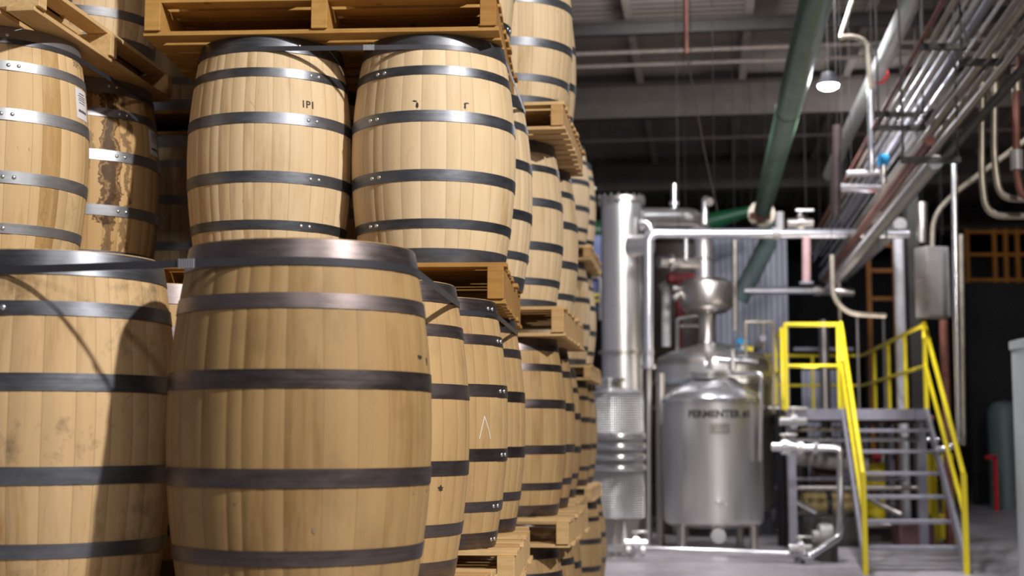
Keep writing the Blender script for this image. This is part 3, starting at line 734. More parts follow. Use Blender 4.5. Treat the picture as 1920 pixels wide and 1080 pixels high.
for a in (R(-60), R(-120), R(90)):
    bm = bmesh.new(); x, y = math.cos(a) * (QR - .05), math.sin(a) * (QR - .05); t = Vector((math.cos(a), math.sin(a), 0))
    s = Vector((-t.y, t.x, 0)); A = Vector((x, y, 0))
    vs = [A + s * .03, A - s * .03, A - s * .11 + Vector((0, 0, zb + .02)), A + s * .11 + Vector((0, 0, zb + .02))]
    f1 = [bm.verts.new(v) for v in vs]; f2 = [bm.verts.new(v + t * .03) for v in vs]; bm.faces.new(f1); bm.faces.new(f2[::-1])
    for i in range(4): bm.faces.new((f1[i], f1[(i + 1) % 4], f2[(i + 1) % 4], f2[i]))
    finish(bm, 'leg', M['ss_dull'], root, smooth=False)

# still column
CD = 21.3; c = P(1166, 600, CD); CR = .305; cz = lambda y: P(1166, y, CD).z
root = empty('still_column', (c.x, CD, 0), 0, 'tall stainless still column with flanged top, left of the swan neck pipe', 'still column')
lathe_part('column_shell', [(0, 0.0), (CR, 0.0), (CR, cz(690)), (CR, cz(380)), (0, cz(380))], M['ss'], root)
lathe_part('top_flange', [(CR, cz(381)), (CR + .06, cz(381)), (CR + .06, cz(373)), (CR - .02, cz(371)), (0, cz(370))], M['ss_dull'], root)
bm = bmesh.new()
for k in range(18):
    a = 2 * math.pi * k / 18; add_cyl(bm, Vector(((CR + .035) * math.cos(a), (CR + .035) * math.sin(a), cz(385))), Vector(((CR + .035) * math.cos(a), (CR + .035) * math.sin(a), cz(368))), .014, 6)
finish(bm, 'flange_bolts', M['ss_bright'], root)
lathe_part('lower_flange', [(CR, cz(664)), (CR + .05, cz(664)), (CR + .05, cz(658)), (CR, cz(658))], M['ss_dull'], root)
bm = bmesh.new(); z0, z1 = cz(480), cz(440)
add_cyl(bm, Vector((.12, -.25, cz(465))), Vector((.40, -.42, cz(465))), .16, 24); finish(bm, 'side_port', M['ss'], root)
bm = bmesh.new(); add_tube(bm, [Vector((.25, -.28, cz(425))), Vector((.38, -.30, cz(425))), Vector((.43, -.30, cz(445)))], .085, .05); add_cyl(bm, Vector((.28, -.28, cz(425))), Vector((.31, -.285, cz(425))), .13); finish(bm, 'elbow_valve', M['ss_bright'], root)

# pot still kettle
KD = 22.9; c = P(1337, 700, KD); KX = c.x; KR = .93; kz = lambda y: P(1337, y, KD).z
root = empty('pot_still', (KX, KD, 0), 0, 'big squat stainless pot still with bulbous helmet, behind the FERMENTER #1 tank', 'still')
zs, zd = kz(676), kz(646)
lathe_part('pot_body', [(0, .35), (KR - .12, .36), (KR, .5), (KR, zs - .06), (KR - .02, zs)], M['ss_dull'], root, 64)
lathe_part('pot_shoulder', [(KR - .02, zs), (KR - .06, zs + .05), (KR - .2, zs + .12), (.5, zd - .07), (.3, zd - .02), (.16, zd + .02)], M['ss'], root, 64)
for y in (718, 765): lathe_part('hoop_ring', [(KR, kz(y) - .04), (KR + .04, kz(y) - .03), (KR + .04, kz(y) + .03), (KR, kz(y) + .04)], M['ss_bright'], root, 64)
bm = bmesh.new(); add_lathe(bm, [(KR + .001, kz(716)), (KR + .006, kz(716)), (KR + .006, zs - .1), (KR + .001, zs - .1)], 64); finish(bm, 'jacket_band', M['ss'], root)
for a in range(4):
    x, y = (KR - .15) * math.cos(R(45 + 90 * a)), (KR - .15) * math.sin(R(45 + 90 * a)); bm = bmesh.new(); add_cyl(bm, Vector((x, y, 0)), Vector((x, y, .45)), .07, 14); finish(bm, 'leg', M['ss_dull'], root)
hx = P(1325, 550, KD).x - KX; hr = .43; hz = kz(555)
lathe_part('helmet_neck', [(.18, zd - .04), (.14, zd + .05), (.13, kz(605)), (.15, kz(588))], M['ss_dull'], root, 36, None, (hx, 0, 0))
lathe_part('helmet', [(.15, kz(590)), (hr - .12, kz(587)), (hr - .02, kz(577)), (hr, kz(568)), (hr, kz(540)), (hr - .02, kz(531)), (hr - .1, kz(524)), (.14, kz(519))], M['ss_dull'], root, 48, None, (hx, 0, 0))
cx_ = P(1205, 410, CD).x
bm = bmesh.new(); k0 = Vector((hx - .04, 0, kz(521))); k1 = Vector((hx - .04, 0, kz(408))); k2 = Vector((P(1195, 408, CD + .1).x - KX, CD + .1 - KD, P(1195, 408, CD + .1).z))
add_tube(bm, [k0, k1, k2], .15, .5, 24); finish(bm, 'swan_neck', M['ss'], root)
bm = bmesh.new(); add_cyl(bm, Vector((k0.x, 0, kz(487))), Vector((k0.x, 0, kz(483))), .19, 24); finish(bm, 'neck_flange', M['ss_bright'], root)
bm = bmesh.new(); add_tube(bm, [Vector((k0.x, -.02, kz(497))), Vector((P(1235, 497, KD - .3).x - KX, -.3, kz(495)))], .1, 0, 20); add_cyl(bm, Vector((P(1256, 497, KD).x - KX, -.26, kz(495))), Vector((P(1251, 497, KD).x - KX, -.27, kz(495))), .15); finish(bm, 'side_arm', M['ss_dull'], root)
bm = bmesh.new(); add_tube(bm, [q_ - Vector((KX, KD, 0)) for q_ in (P(1345, 675, 22.0), P(1420, 678, 22.0))], .06); add_cyl(bm, P(1372, 655, 22.0) - Vector((KX, KD, 0)), P(1372, 695, 22.0) - Vector((KX, KD, 0)), .07); add_cyl(bm, P(1372, 692, 22.0) - Vector((KX, KD, 0)), P(1372, 720, 22.2) - Vector((KX, KD, 0)), .05); finish(bm, 'top_manifold', M['ss_bright'], root)
bm = bmesh.new(); add_tube(bm, [q_ - Vector((KX, KD, 0)) for q_ in (P(1262, 540, KD), P(1285, 545, KD), P(1262, 560, KD - .1))], .06); finish(bm, 'side_nozzle', M['ss'], root)

def pipe(pts, r, mat, label, rad=.12, group=None, name='steel_pipe', cat='pipe', fl=()): return tube_thing(name, pts, r, M[mat], label, cat, rad, 14, group, fl)
X_ = Vector((1, 0, 0))
pa, pb = P(1216, 438, 20.2), P(1704, 438, 20.2)
pipe([P(1216, 690, 20.2), P(1216, 438, 20.2), pb], .072, 'alu', 'long horizontal silver pipe turning down beside the still column', .14, fl=[(P(1455, 438, 20.2), X_, .085, .12, 'insul'), (P(1660, 438, 20.2), X_, .076, .03, 'green_dark'), (P(1216, 660, 20.2), (0, 0, 1), .085, .05, 'ss_bright'), (P(1216, 688, 20.2), (0, 0, 1), .11, .06, 'ss_bright')])
pipe([P(1216, 690, 20.25), P(1216, 1032, 20.25)], .045, 'ss_dull', 'vertical grey pipe dropping to the floor between the dimpled tank and FERMENTER #1')
pipe([P(1239, 700, 20.6), P(1239, 1025, 20.6)], .06, 'ss_dull', 'dull stainless standpipe beside the left wall of FERMENTER #1')
pipe([P(1395, 545, 24.5), P(1532, 545, 24.5)], .06, 'alu', 'bright silver horizontal pipe in front of the grey wall panel', fl=[(P(1532, 545, 24.5), X_, .09, .12, 'ss_dull')])
pipe([P(1532, 545, 24.6), P(1600, 549, 24.6)], .07, 'ss_dull', 'dull pipe end continuing right of the bright silver pipe by the wall panel')
pipe([P(1264, 392, 22.5), P(1264, 345, 22.5)], .045, 'ss_bright', 'short upright steel vent above the swan neck bend', fl=[(P(1264, 382, 22.5), (0, 0, 1), .08, .06, 'ss')])
pipe([P(1322, 420, 22.4), P(1322, 372, 22.4), P(1332, 380, 22.3)], .05, 'ss', 'short steel riser with round valve above the swan neck', .03, fl=[(P(1330, 378, 22.2), (0, 1, 0.3), .065, .05, 'ss_dull')])
pipe([P(1286, 490, 22.6), P(1286, 455, 22.6), P(1286, 444, 22.6)], .04, 'ss_bright', 'small upright nozzle below the long silver pipe', 0)
pipe([P(1378, 450, 21.5), P(1378, 620, 21.5)], .028, 'conduit', 'thin vertical pipe hanging right of the still helmet')
pipe([P(1512, 438, 20.2), P(1512, 530, 20.2)], .06, 'pinkpipe', 'short vertical faded red pipe under the long silver pipe', fl=[(P(1512, 530, 20.2), (0, 0, 1), .1, .03, 'grey_steel')])
pipe([P(1462, 435, 20.2), P(1462, 398, 20.2)], .06, 'insul', 'stubby white upright pipe on the long silver pipe')

# skid behind column: twin uprights
for px, w, D, lab in ((1249, .05, 23.6, 'white upright conduit with rounded top between still column and helmet'),):
    pipe([P(px, 650, D), P(px, 545, D), P(px - 8, 530, D)], .075, 'insul', lab, .1)
bm = bmesh.new(); o0 = P(1270, 650, 24.5)
for a, b in (((1270, 1000), (1270, 598)), ((1270, 598), (1318, 590)), ((1272, 612), (1312, 612)), ((1318, 590), (1318, 640))): add_tube(bm, [P(*a, 24.5) - o0, P(*b, 24.5) - o0], .035)
o = finish(bm, 'ladder_rail', M['ss']); o.location = o0; tag(o, 'small tubular steel frame left of the still neck', 'frame')
bm = bmesh.new(); o0 = P(1422, 765, 21.6); 
add_tube(bm, [P(*p, 21.6) - o0 for p in ((1398, 668), (1398, 604), (1450, 604), (1450, 770))], .028, .03); add_tube(bm, [P(1431, 606, 21.6) - o0, P(1431, 655, 21.6) - o0], .022)
o = finish(bm, 'handhold_frame', M['conduit']); o.location = o0; tag(o, 'thin bronze coloured steel frame right of the pot still', 'frame')
bm = bmesh.new(); o0 = P(1278, 522, 25.0); add_box(bm, (0, 0, 0), (.50, .3, .16), None, .02); add_box(bm, (-.03, 0, -.4), (.16, .2, .66), None, .02); add_box(bm, (-.03, 0, -.7 - (o0.z - .7) / 2), (.06, .06, o0.z - .7))
o = finish(bm, 'control_box', M['dull_red']); o.location = o0; tag(o, 'red box half hidden behind the side arm of the still', 'box')
# valves and clamps cluster above the kettle
for (px, py, s, m, lab) in ((1392, 640, .09, 'blue_valve', 'small blue actuator on top of the pot still'), (1402, 655, .08, 'yellow', 'small yellow valve handle on top of the pot still')):
    o0 = P(px, py, 22.6); root = empty('valve', o0, 0, lab, 'valve')
    bm = bmesh.new(); add_cyl(bm, Vector((-s, 0, 0)), Vector((s, 0, 0)), s * .6); finish(bm, 'actuator', M[m], root)
    bm = bmesh.new(); add_cyl(bm, Vector((0, 0, 0)), Vector((0, 0, -.25)), s * .35); add_cyl(bm, Vector((-s, 0, -.15)), Vector((s, 0, -.15)), s * .5); finish(bm, 'valve_body', M['ss'], root)

# floor transfer line
FY = 18.6; FZ = PZ(1140, 1028, .09)
a0, a1 = P(1140, 1028, 18.3), P(1492, 1040, 17.9)
root = pipe([a0, a1, P(1515, 1045, 17.6), P(1572, 1008, 17.9), P(1576, 990, 17.9), P(1576, 840, 18.0), P(1460, 840, 18.1)], .045, 'ss_bright', 'stainless transfer pipe on the floor, rising at the left of the yellow stair', .08,
     fl=[(P(1178, 1029, 18.26), X_, .085, .05, 'ss'), (P(1205, 1030, 18.25), X_, .085, .05, 'ss'), (P(1492, 1040, 17.9), X_, .09, .05, 'ss_bright'), (P(1504, 1043, 17.8), X_, .09, .05, 'ss_bright'), (P(1528, 840, 18.05), X_, .08, .06, 'ss_bright'), (P(1500, 840, 18.07), X_, .085, .06, 'ss'), (P(1478, 840, 18.09), X_, .1, .05, 'ss_bright')])
def vcluster(px, py, D, lab, s=1.0, m='ss_bright'):
    o0 = P(px, py, D); root = empty('pipe_valve', o0, 0, lab, 'valve')
    bm = bmesh.new(); add_cyl(bm, Vector((-.14, 0, 0)) * s, Vector((.14, 0, 0)) * s, .05 * s); add_cyl(bm, Vector((-.03, 0, 0)) * s, Vector((.03, 0, 0)) * s, .09 * s); finish(bm, 'valve_body', M[m], root)
    bm = bmesh.new(); add_cyl(bm, Vector((0, 0, 0)), Vector((0, -.02, .13)) * s, .02 * s); add_box(bm, Vector((.05, -.02, .14)) * s, Vector((.2, .03, .025)) * s, None, .004); finish(bm, 'handle', M['ss'], root)
vcluster(1192, 1018, 18.2, 'valve on the floor pipe at the foot of the dimpled tank'); vcluster(1500, 1028, 17.8, 'valve on the floor pipe where it bends towards the stair')
vcluster(1487, 790, 19.75, 'bright valve on top of the grey post left of the stair', 1.3); vcluster(1470, 838, 18.0, 'bright clamp valve at the free end of the transfer pipe', 1.1)
o0 = P(1550, 1003, 18.1); root = empty('transfer_pump', (o0.x, o0.y, 0), 0, 'pale pump head near the floor at the left foot of the yellow stair', 'pump')
bm = bmesh.new(); add_cyl(bm, Vector((-.1, 0, o0.z)), Vector((.06, 0, o0.z)), .14, 24); add_cyl(bm, Vector((-.18, 0, o0.z - .02)), Vector((-.1, 0, o0.z - .02)), .08, 20); finish(bm, 'pump_head', M['insul'], root)
bm = bmesh.new(); add_cyl(bm, Vector((.06, .1, o0.z + .02)), Vector((.1, .55, o0.z + .05)), .09, 20); finish(bm, 'motor', M['dark_steel'], root)
bm = bmesh.new(); add_box(bm, (0, .1, (o0.z - .14) / 2), (.22, .5, max(.05, o0.z - .14)), None, .01); finish(bm, 'base', M['dark_steel'], root)

# ---- access stair and walkway
S = {}
bl, br_ = Vector((4.015, 16.4, 0)), Vector((5.165, 16.4, 0)); tl, tr = Vector((4.588, 19.8, 0)), Vector((5.754, 19.8, 0))
PZ_ = 1.93
root = empty('access_stair', (4.6, 16.4, 0), 0, 'steel stair with yellow handrails leading up to the yellow railed walkway', 'stair')
def W(v): return Vector(v) - Vector((4.6, 16.4, 0))
up = Vector((0, 0, 1))
for s0, s1 in ((bl, tl), (br_, tr)):
    bm = bmesh.new(); a, b = W(s0 + up * .06), W(s1 + up * (PZ_ - .04)); d = b - a; side = Vector((1, 0, 0)); n = Vector((0, 0, .13)); t = Vector((.022, 0, 0))
    vs = [a - t - n * .5, b - t - n, b - t + n * .5, a - t + n]; vs2 = [v + 2 * t for v in vs]
    f1 = [bm.verts.new(v) for v in vs]; f2 = [bm.verts.new(v) for v in vs2]; bm.faces.new(f1); bm.faces.new(f2[::-1])
    for i in range(4): bm.faces.new((f1[i], f1[(i + 1) % 4], f2[(i + 1) % 4], f2[i]))
    finish(bm, 'stringer', M['grey_steel'], root, smooth=False)
for k in range(1, 7):
    t = k / 7; a, b = bl.lerp(tl, t) + up * PZ_ * t, br_.lerp(tr, t) + up * PZ_ * t
    bm = bmesh.new(); add_box(bm, W((a + b) / 2) + Vector((0, .08, -.02)), ((b - a).length - .05, .24, .045), None, .004); finish(bm, 'tread', M['grey_steel'], root, smooth=False)
HR = 1.13
for s0, s1 in ((bl, tl), (br_, tr)):
    a, b = W(s0), W(s1) + up * PZ_
    bm = bmesh.new(); square_bar(bm, a, a + up * HR, .055); finish(bm, 'bottom_post', M['yellow'], root, smooth=False)
    bm = bmesh.new(); add_tube(bm, [a + up * HR, b + up * 1.20], .03, 0, 12); finish(bm, 'handrail', M['yellow'], root)
    bm = bmesh.new(); add_tube(bm, [a + up * .66, b + up * .62], .027, 0, 12); finish(bm, 'mid_rail', M['yellow'], root)
    bm = bmesh.new(); square_bar(bm, b - up * .02, b + up * 1.20, .05); finish(bm, 'top_post', M['yellow'], root, smooth=False)
# walkway
root = empty('walkway_platform', (5.0, 19.8, 0), 0, 'raised grey walkway with yellow guard rails at the top of the stair', 'platform')
W2 = lambda v: Vector(v) - Vector((5.0, 19.8, 0))
ll = Vector((P(1475, 764, 19.8).x, 19.8, 0)); dirU = Vector((.135, 1, 0)); rr = tr.copy()
depth = 7.9
bm = bmesh.new(); corners = [ll, rr, rr + dirU * depth, ll + dirU * depth]
f1 = [bm.verts.new(W2(c_ + up * PZ_)) for c_ in corners]; f2 = [bm.verts.new(W2(c_ + up * (PZ_ - .05))) for c_ in corners]; bm.faces.new(f1); bm.faces.new(f2[::-1])
for i in range(4): bm.faces.new((f1[i], f1[(i + 1) % 4], f2[(i + 1) % 4], f2[i]))
finish(bm, 'deck', M['grey_steel'], root, smooth=False)
bm = bmesh.new(); square_bar(bm, W2(ll + up * (PZ_ - .07)), W2(rr + up * (PZ_ - .07)), .06, .15); finish(bm, 'edge_beam', M['grey_steel'], root, smooth=False)
for a, b in ((rr, rr + dirU * depth), (ll, ll + dirU * depth)):
    bm = bmesh.new(); square_bar(bm, W2(a + up * (PZ_ - .12)), W2(b + up * (PZ_ - .12)), .06, .12); finish(bm, 'side_beam', M['dark_steel'], root, smooth=False)
def rail(a, b, n, end=True):
    for z, r_ in ((1.18, .03), (.60, .027)):
        bm = bmesh.new(); add_tube(bm, [W2(a + up * (PZ_ + z)), W2(b + up * (PZ_ + z))], r_, 0, 12); finish(bm, 'guard_rail', M['yellow'], root)
    for k in range(n):
        p = a.lerp(b, k / (n - 1)); bm = bmesh.new(); square_bar(bm, W2(p + up * (PZ_ - .02)), W2(p + up * (PZ_ + 1.2)), .05); finish(bm, 'rail_post', M['yellow'], root, smooth=False)
rail(ll, Vector((P(1575, 764, 19.8).x, 19.8, 0)), 2)
rail(rr + dirU * .02, rr + dirU * depth, 5)
rail(ll + dirU * .9, ll + dirU * 2.9, 2)
rail(ll + dirU * depth, rr + dirU * depth, 3)
for p in (ll + Vector((.07, .1, 0)), rr + Vector((-.05, .15, 0)), ll + dirU * 4, rr + dirU * 4, ll + dirU * depth, rr + dirU * depth):
    bm = bmesh.new(); square_bar(bm, W2(p), W2(p + up * (PZ_ - .1)), .11); add_box(bm, W2(p) + up * .01, (.2, .2, .02)); finish(bm, 'support_post', M['grey_steel'], root, smooth=False)

# equipment seen under the walkway
def eq(name, D, px, py, lab, cat, parts):
    o0 = P(px, py, D); root = empty(name, (o0.x, o0.y, 0), 0, lab, cat)
    for (pn, mat, fn) in parts:
        bm = bmesh.new(); fn(bm, Vector((0, 0, o0.z))); finish(bm, pn, M[mat], root)
    return root
V = Vector
eq('feed_pump', 20.6, 1560, 945, 'tan cylinder pump lying low behind the left side of the stair', 'pump', [
    ('pump_barrel', 'tan', lambda bm, o: add_cyl(bm, o + V((-.42, 0, 0)), o + V((.3, 0, 0)), .17, 24)),
    ('pump_flange', 'black', lambda bm, o: add_cyl(bm, o + V((-.1, 0, 0)), o + V((-.03, 0, 0)), .20, 24)),
    ('base', 'dark_steel', lambda bm, o: add_box(bm, V((0, 0, o.z / 2 - .08)), (.9, .4, o.z - .17), None, .01))])
eq('drive_motor', 21.3, 1546, 893, 'maroon electric motor above the tan pump behind the stair', 'motor', [
    ('housing', 'brown_motor', lambda bm, o: add_cyl(bm, o + V((-.18, 0, 0)), o + V((.22, 0, 0)), .19, 24)),
    ('stand', 'dark_steel', lambda bm, o: [square_bar(bm, V((x, .25, 0)), V((x, .25, o.z)), .05) for x in (-.15, .15)])])
eq('heat_exchanger', 20.8, 1560, 865, 'pale insulated horizontal vessel under the walkway', 'heat exchanger', [
    ('shell', 'insul', lambda bm, o: add_cyl(bm, o + V((-.62, 0, .08)), o + V((.5, 0, -.05)), .13, 24)),
    ('stand', 'dark_steel', lambda bm, o: [square_bar(bm, V((x, .05, 0)), V((x, .05, o.z)), .05) for x in (-.45, .4)])])
eq('circulation_pump', 21.6, 1640, 900, 'yellow pump standing on the floor behind the stair treads', 'pump', [
    ('body', 'yellow', lambda bm, o: [add_cyl(bm, o + V((0, 0, -.1)), o + V((0, 0, .25)), .16, 24), add_cyl(bm, V((0, 0, .25)), V((0, 0, o.z - .25)), .15, 24)]),
    ('mount_plate', 'dark_steel', lambda bm, o: add_box(bm, V((0, 0, .12)), (.5, .5, .24), None, .01)),
    ('valve_wheel', 'red', lambda bm, o: add_cyl(bm, o + V((.02, -.1, .34)), o + V((.02, -.06, .34)), .07, 16))])
eq('yellow_cabinet', 21.0, 1762, 930, 'yellow steel frame cabinet behind the right foot of the stair', 'cabinet', [
    ('frame', 'yellow', lambda bm, o: [square_bar(bm, V((x, y, 0)), V((x, y, 1.3)), .07) for x in (-.12, .12) for y in (-.15, .15)] + [add_box(bm, V((0, 0, .25)), (.28, .34, .35), None, .01)])])
hp = [(1480, 1600, 805, 20.1, .035, 'conduit'), (1482, 1760, 824, 20.2, .035, 'ss_bright'), (1500, 1750, 785, 21.0, .05, 'rust'), (1492, 1700, 898, 20.5, .03, 'grey_steel'), (1490, 1720, 915, 20.3, .035, 'ss_dull'), (1495, 1600, 965, 20.5, .05, 'dark_steel'), (1490, 1700, 985, 20.9, .04, 'ss_dull')]
hl = ['brass coloured pipe just below the walkway edge', 'bright thin pipe crossing behind the upper stair treads', 'rusty pipe right under the walkway edge beam', 'thin grey rail level with the maroon motor', 'dull pipe crossing just under the maroon motor', 'dark pipe crossing below the tan cylinder pump', 'lowest dull pipe crossing behind the stair treads']
for (x0, x1, y, D, r_, m), lab in zip(hp, hl): pipe([P(x0, y, D), P(x1, y, D)], r_, m, lab)
pipe([P(1625, 930, 20.6), P(1660, 950, 20.6), P(1690, 965, 20.5)], .05, 'ss_dull', 'short sloping hose behind the middle stair treads', .1)
eq('floor_crate', 20.5, 1712, 1000, 'brown crate on the floor behind the lower stair treads', 'crate', [('crate_box', 'brown_motor', lambda bm, o: add_box(bm, V((0, 0, .16)), (.5, .45, .32), None, .02)), ('crate_lid', 'insul', lambda bm, o: add_box(bm, V((-.1, 0, .34)), (.2, .2, .04), None, .005))])

# building columns, cabinet, right-hand clutter
eq('white_column', 23.5, 1691, 700, 'peeling white painted column behind the right end of the long silver pipe', 'column', [
    ('shaft', 'white_paint', lambda bm, o: add_cyl(bm, V((0, 0, 0)), V((0, 0, P(1691, 440, 23.5).z)), .085, 24)), ('base_plate', 'grey_steel', lambda bm, o: add_box(bm, V((0, 0, .02)), (.35, .35, .04)))])
eq('steel_column', 24.0, 1713, 600, 'dark steel building column beside the white painted column', 'column', [
    ('flanges', 'dark_steel', lambda bm, o: [add_box(bm, V((0, y, ZC / 2 - .15)), (.2, .02, ZC - .3)) for y in (-.11, .11)] + [add_box(bm, V((0, 0, ZC / 2 - .15)), (.015, .22, ZC - .3))])])
o0 = P(1748, 530, 19.2); root = empty('electrical_cabinet', o0, R(18), 'grey electrical cabinet hanging above the right end of the walkway', 'cabinet')
bm = bmesh.new(); add_box(bm, (0, 0, 0), (.36, .3, .96), None, .012); finish(bm, 'enclosure', M['box_grey'], root, smooth=False)
bm = bmesh.new(); add_box(bm, (.0, -.158, 0), (.32, .016, .92), None, .004); finish(bm, 'door', M['box_grey'], root, smooth=False)
bm = bmesh.new(); add_box(bm, (-.19, -.02, .02), (.012, .16, .03)); finish(bm, 'latch', M['ss_bright'], root, smooth=False)
pipe([P(1748, 462, 19.2), P(1750, 405, 19.2), P(1790, 362, 19.0), P(1925, 262, 17.5)], .035, 'conduit', 'conduit rising from the grey electrical cabinet to the upper right', .25)
pipe([P(1789, 305, 18.5), P(1793, 600, 18.5), P(1799, 828, 18.5), P(1775, 842, 18.5), P(1756, 842, 18.6)], .04, 'ss_bright', 'tall thin bright pipe right of the electrical cabinet ending in an elbow', .1)
pipe([P(1802, 440, 18.8), P(1806, 835, 18.8)], .035, 'conduit', 'second thin vertical conduit just right of the tall bright pipe')
pipe([P(1769, 600, 20.5), P(1769, 600, 20.5) * 1 - V((0, 0, P(1769, 600, 20.5).z))], .06, 'rust', 'brown vertical pipe under the electrical cabinet')
pipe([P(1729, 380, 20.0), P(1729, 455, 20.0)], .08, 'ss_dull', 'fat pale vertical pipe stub left of the conduit over the cabinet')
# three conduit loops at upper right
pipe([P(1842, 155, 12.5), P(1841, 340, 12.5), P(1850, 405, 12.5), P(1930, 405, 12.5)], .03, 'conduit', 'leftmost of three hanging conduit loops at the right edge', .3, 'conduit loops at the right edge')
pipe([P(1855, 94, 12.3), P(1865, 110, 12.3), P(1864, 300, 12.3), P(1875, 372, 12.3), P(1930, 374, 12.3)], .03, 'conduit', 'middle one of three hanging conduit loops at the right edge', .3, 'conduit loops at the right edge', fl=[(P(1865, 165, 12.3), (0, 0, 1), .038, .09, 'conduit')])
pipe([P(1900, 94, 12.1), P(1905, 120, 12.1), P(1906, 330, 12.1), P(1916, 368, 12.1), P(1940, 368, 12.1)], .032, 'rust', 'brown hanging conduit with a pale coupling, nearest the right edge', .2, 'conduit loops at the right edge', fl=[(P(1906, 300, 12.1), (0, 0, 1), .055, .17, 'insul'), (P(1906, 150, 12.1), (0, 0, 1), .04, .2, 'conduit')])

# pipe rack along the roof at the right (each pipe straight, parallel to the aisle)
def along(px, py, z, D0, D1, r_, m, lab, fl=()):
    p = PZ(px, py, z); s = AXV / AXV.y
    return pipe([p + s * (D0 - p.y), p + s * (D1 - p.y)], r_, m, lab, 0, 'pipes of the overhead rack', name='overhead_pipe', fl=fl)
rack = [(1704, 120, 4.95, 9, 26, .020, 'rust', 'leftmost thin brown pipe of the overhead rack'),
 (1722, 120, 5.00, 9, 27, .022, 'conduit', 'beige pipe second from left in the overhead rack'),
 (1739, 120, 5.00, 9, 27, .021, 'alu', 'bright pipe third from left in the overhead rack'),
 (1756, 120, 5.00, 9, 28, .021, 'alu', 'bright pipe fourth from left in the overhead rack'),
 (1776, 120, 5.12, 9, 28, .034, 'grey_steel', 'thick grey pipe in the middle of the overhead rack'),
 (1798, 120, 4.90, 9, 28, .020, 'alu', 'thin bright pipe right of the thick grey one in the overhead rack'),
 (1812, 133, 4.70, 9, 26, .024, 'insul', 'pale jacketed pipe in the overhead rack'),
 (1838, 120, 4.60, 8, 26, .036, 'conduit', 'thick beige pipe in the overhead rack'),
 (1862, 120, 4.62, 8, 26, .026, 'conduit', 'beige pipe close to the right of the thick beige one'),
 (1800, 190, 4.30, 13, 25, .050, 'rust', 'reddish brown insulated pipe below the overhead rack'),
 (1816, 204, 4.20, 9, 24, .024, 'conduit', 'thin conduit right of the reddish brown insulated pipe'),
 (1800, 250, 4.00, 12.5, 24, .065, 'insul', 'fat pale pipe low in the overhead rack'),
 (1900, 100, 4.60, 8, 24, .038, 'conduit', 'wide beige pipe nearest the upper right corner'),
 (1925, 120, 4.40, 8, 22, .04, 'dark_steel', 'dark pipe nearest the right edge of the rack'),
 (1835, 40, 5.15, 8, 24, .022, 'ss_dull', 'dull pipe high at the upper right of the rack'),
 (1812, 40, 5.2, 8, 24, .026, 'conduit', 'beige pipe high at the upper right beside the dull one')]
for a in rack: along(*a)
p0, p1 = PZ(1722, 0, 6.3), PZ(1512, 389, 6.3)
for k, (px, py, z, D0, D1, r_, m, lab) in enumerate([(1617, 195, 6.0, 10, 24, .10, 'insul', 'straight white jacketed pipe right of the lit lamp, under the roof')]): along(px, py, z, D0, D1, r_, m, lab, fl=[(PZ(1648, 140, 6.0), AXV, .115, .05, 'red')])
# rack cross bars with hanger rods
for (x0, x1, y, z, lab) in ((1728, 1812, 88, 4.88, 'dark cross bar carrying the overhead pipes, near the top'), (1800, 1905, 117, 4.5, 'dark cross bar holding the conduit loops'), (1645, 1722, 215, 4.88, 'grey cross bar of the rack left of the blue actuator'), (1645, 1735, 240, 4.6, 'lower grey cross bar of the rack left of the blue actuator'), (1690, 1800, 300, 4.0, 'dark cross bar low on the overhead rack')):
    a, b = PZ(x0, y, z), PZ(x1, y, z); b.y = a.y; root = empty('rack_crossbar', a, 0, lab, 'crossbar', 'cross bars of the overhead rack')
    bm = bmesh.new(); square_bar(bm, V((0, 0, 0)), b - a, .06, .05); finish(bm, 'bar', M['dark_steel'], root, smooth=False)
    for s in (0.03, .97):
        bm = bmesh.new(); p = (b - a) * s; add_cyl(bm, p, V((p.x, p.y, ZC - .2 - a.z)), .01, 8); finish(bm, 'hanger_rod', M['dark_steel'], root)
# big green main
s = AXV / AXV.y; g0 = P(1478, 205, 17.0)
gp = [g0 + s * (7 - 17), g0 + s * (25.5 - 17)]
pipe(gp, .155, 'green', 'big faded green pipe running overhead beside the lit lamp', 0, name='green_main', fl=[(g0 + s * 0, AXV, .160, .02, 'dark_steel'), (g0 + s * 8.3, AXV, .24, .12, 'conduit')])
pipe([P(1437, 418, 25.9), P(1440, 455, 26.0), P(1386, 562, 26.3)], .17, 'green_grey', 'grey green pipe slanting down behind the long silver pipe', 0, name='green_branch')
pipe([P(1300, 424, 27.5), P(1405, 396, 27.5)], [.21, .10], 'green_dark', 'dark green tapered duct above the right end of the still neck', 0, name='green_duct')
pipe([P(1092, 432, 27), P(1132, 432, 27)], .2, 'green_dark', 'dark green duct glimpsed left of the still column', 0, name='green_duct')
# hooks, hanging pipe
pipe([P(1575, 70, 15.5), P(1600, 68, 15.5), P(1626, 78, 15.5), P(1632, 170, 15.5)], .028, 'conduit', 'thin bent conduit above the white hanging pipe', .3)
pipe([P(1632, 170, 15.5), P(1634, 322, 15.5)], .035, 'alu', 'bright white vertical pipe hanging right of the lamp')
pipe([P(1598, 0, 15.6), P(1575, 70, 15.5)], .02, 'conduit', 'thin hanger conduit at the top right of the green pipe', 0)
pipe([P(1572, 352, 17), P(1650, 354, 17)], .05, 'ss_bright', 'lower short bright crossing pipe under the rack', 0)
pipe([P(1588, 326, 16.8), P(1660, 324, 16.8)], .04, 'insul', 'upper short pale crossing pipe at the foot of the white hanging pipe', 0)
pipe([P(1570, 235, 16.0), P(1567, 405, 16.0)], .055, 'brown_dark', 'dark brown vertical post left of the white hanging pipe', 0, name='hanging_post', cat='post')
o0 = P(1656, 305, 15.8); root = empty('actuator_valve', o0, 0, 'small bright blue actuator in the overhead piping', 'valve')
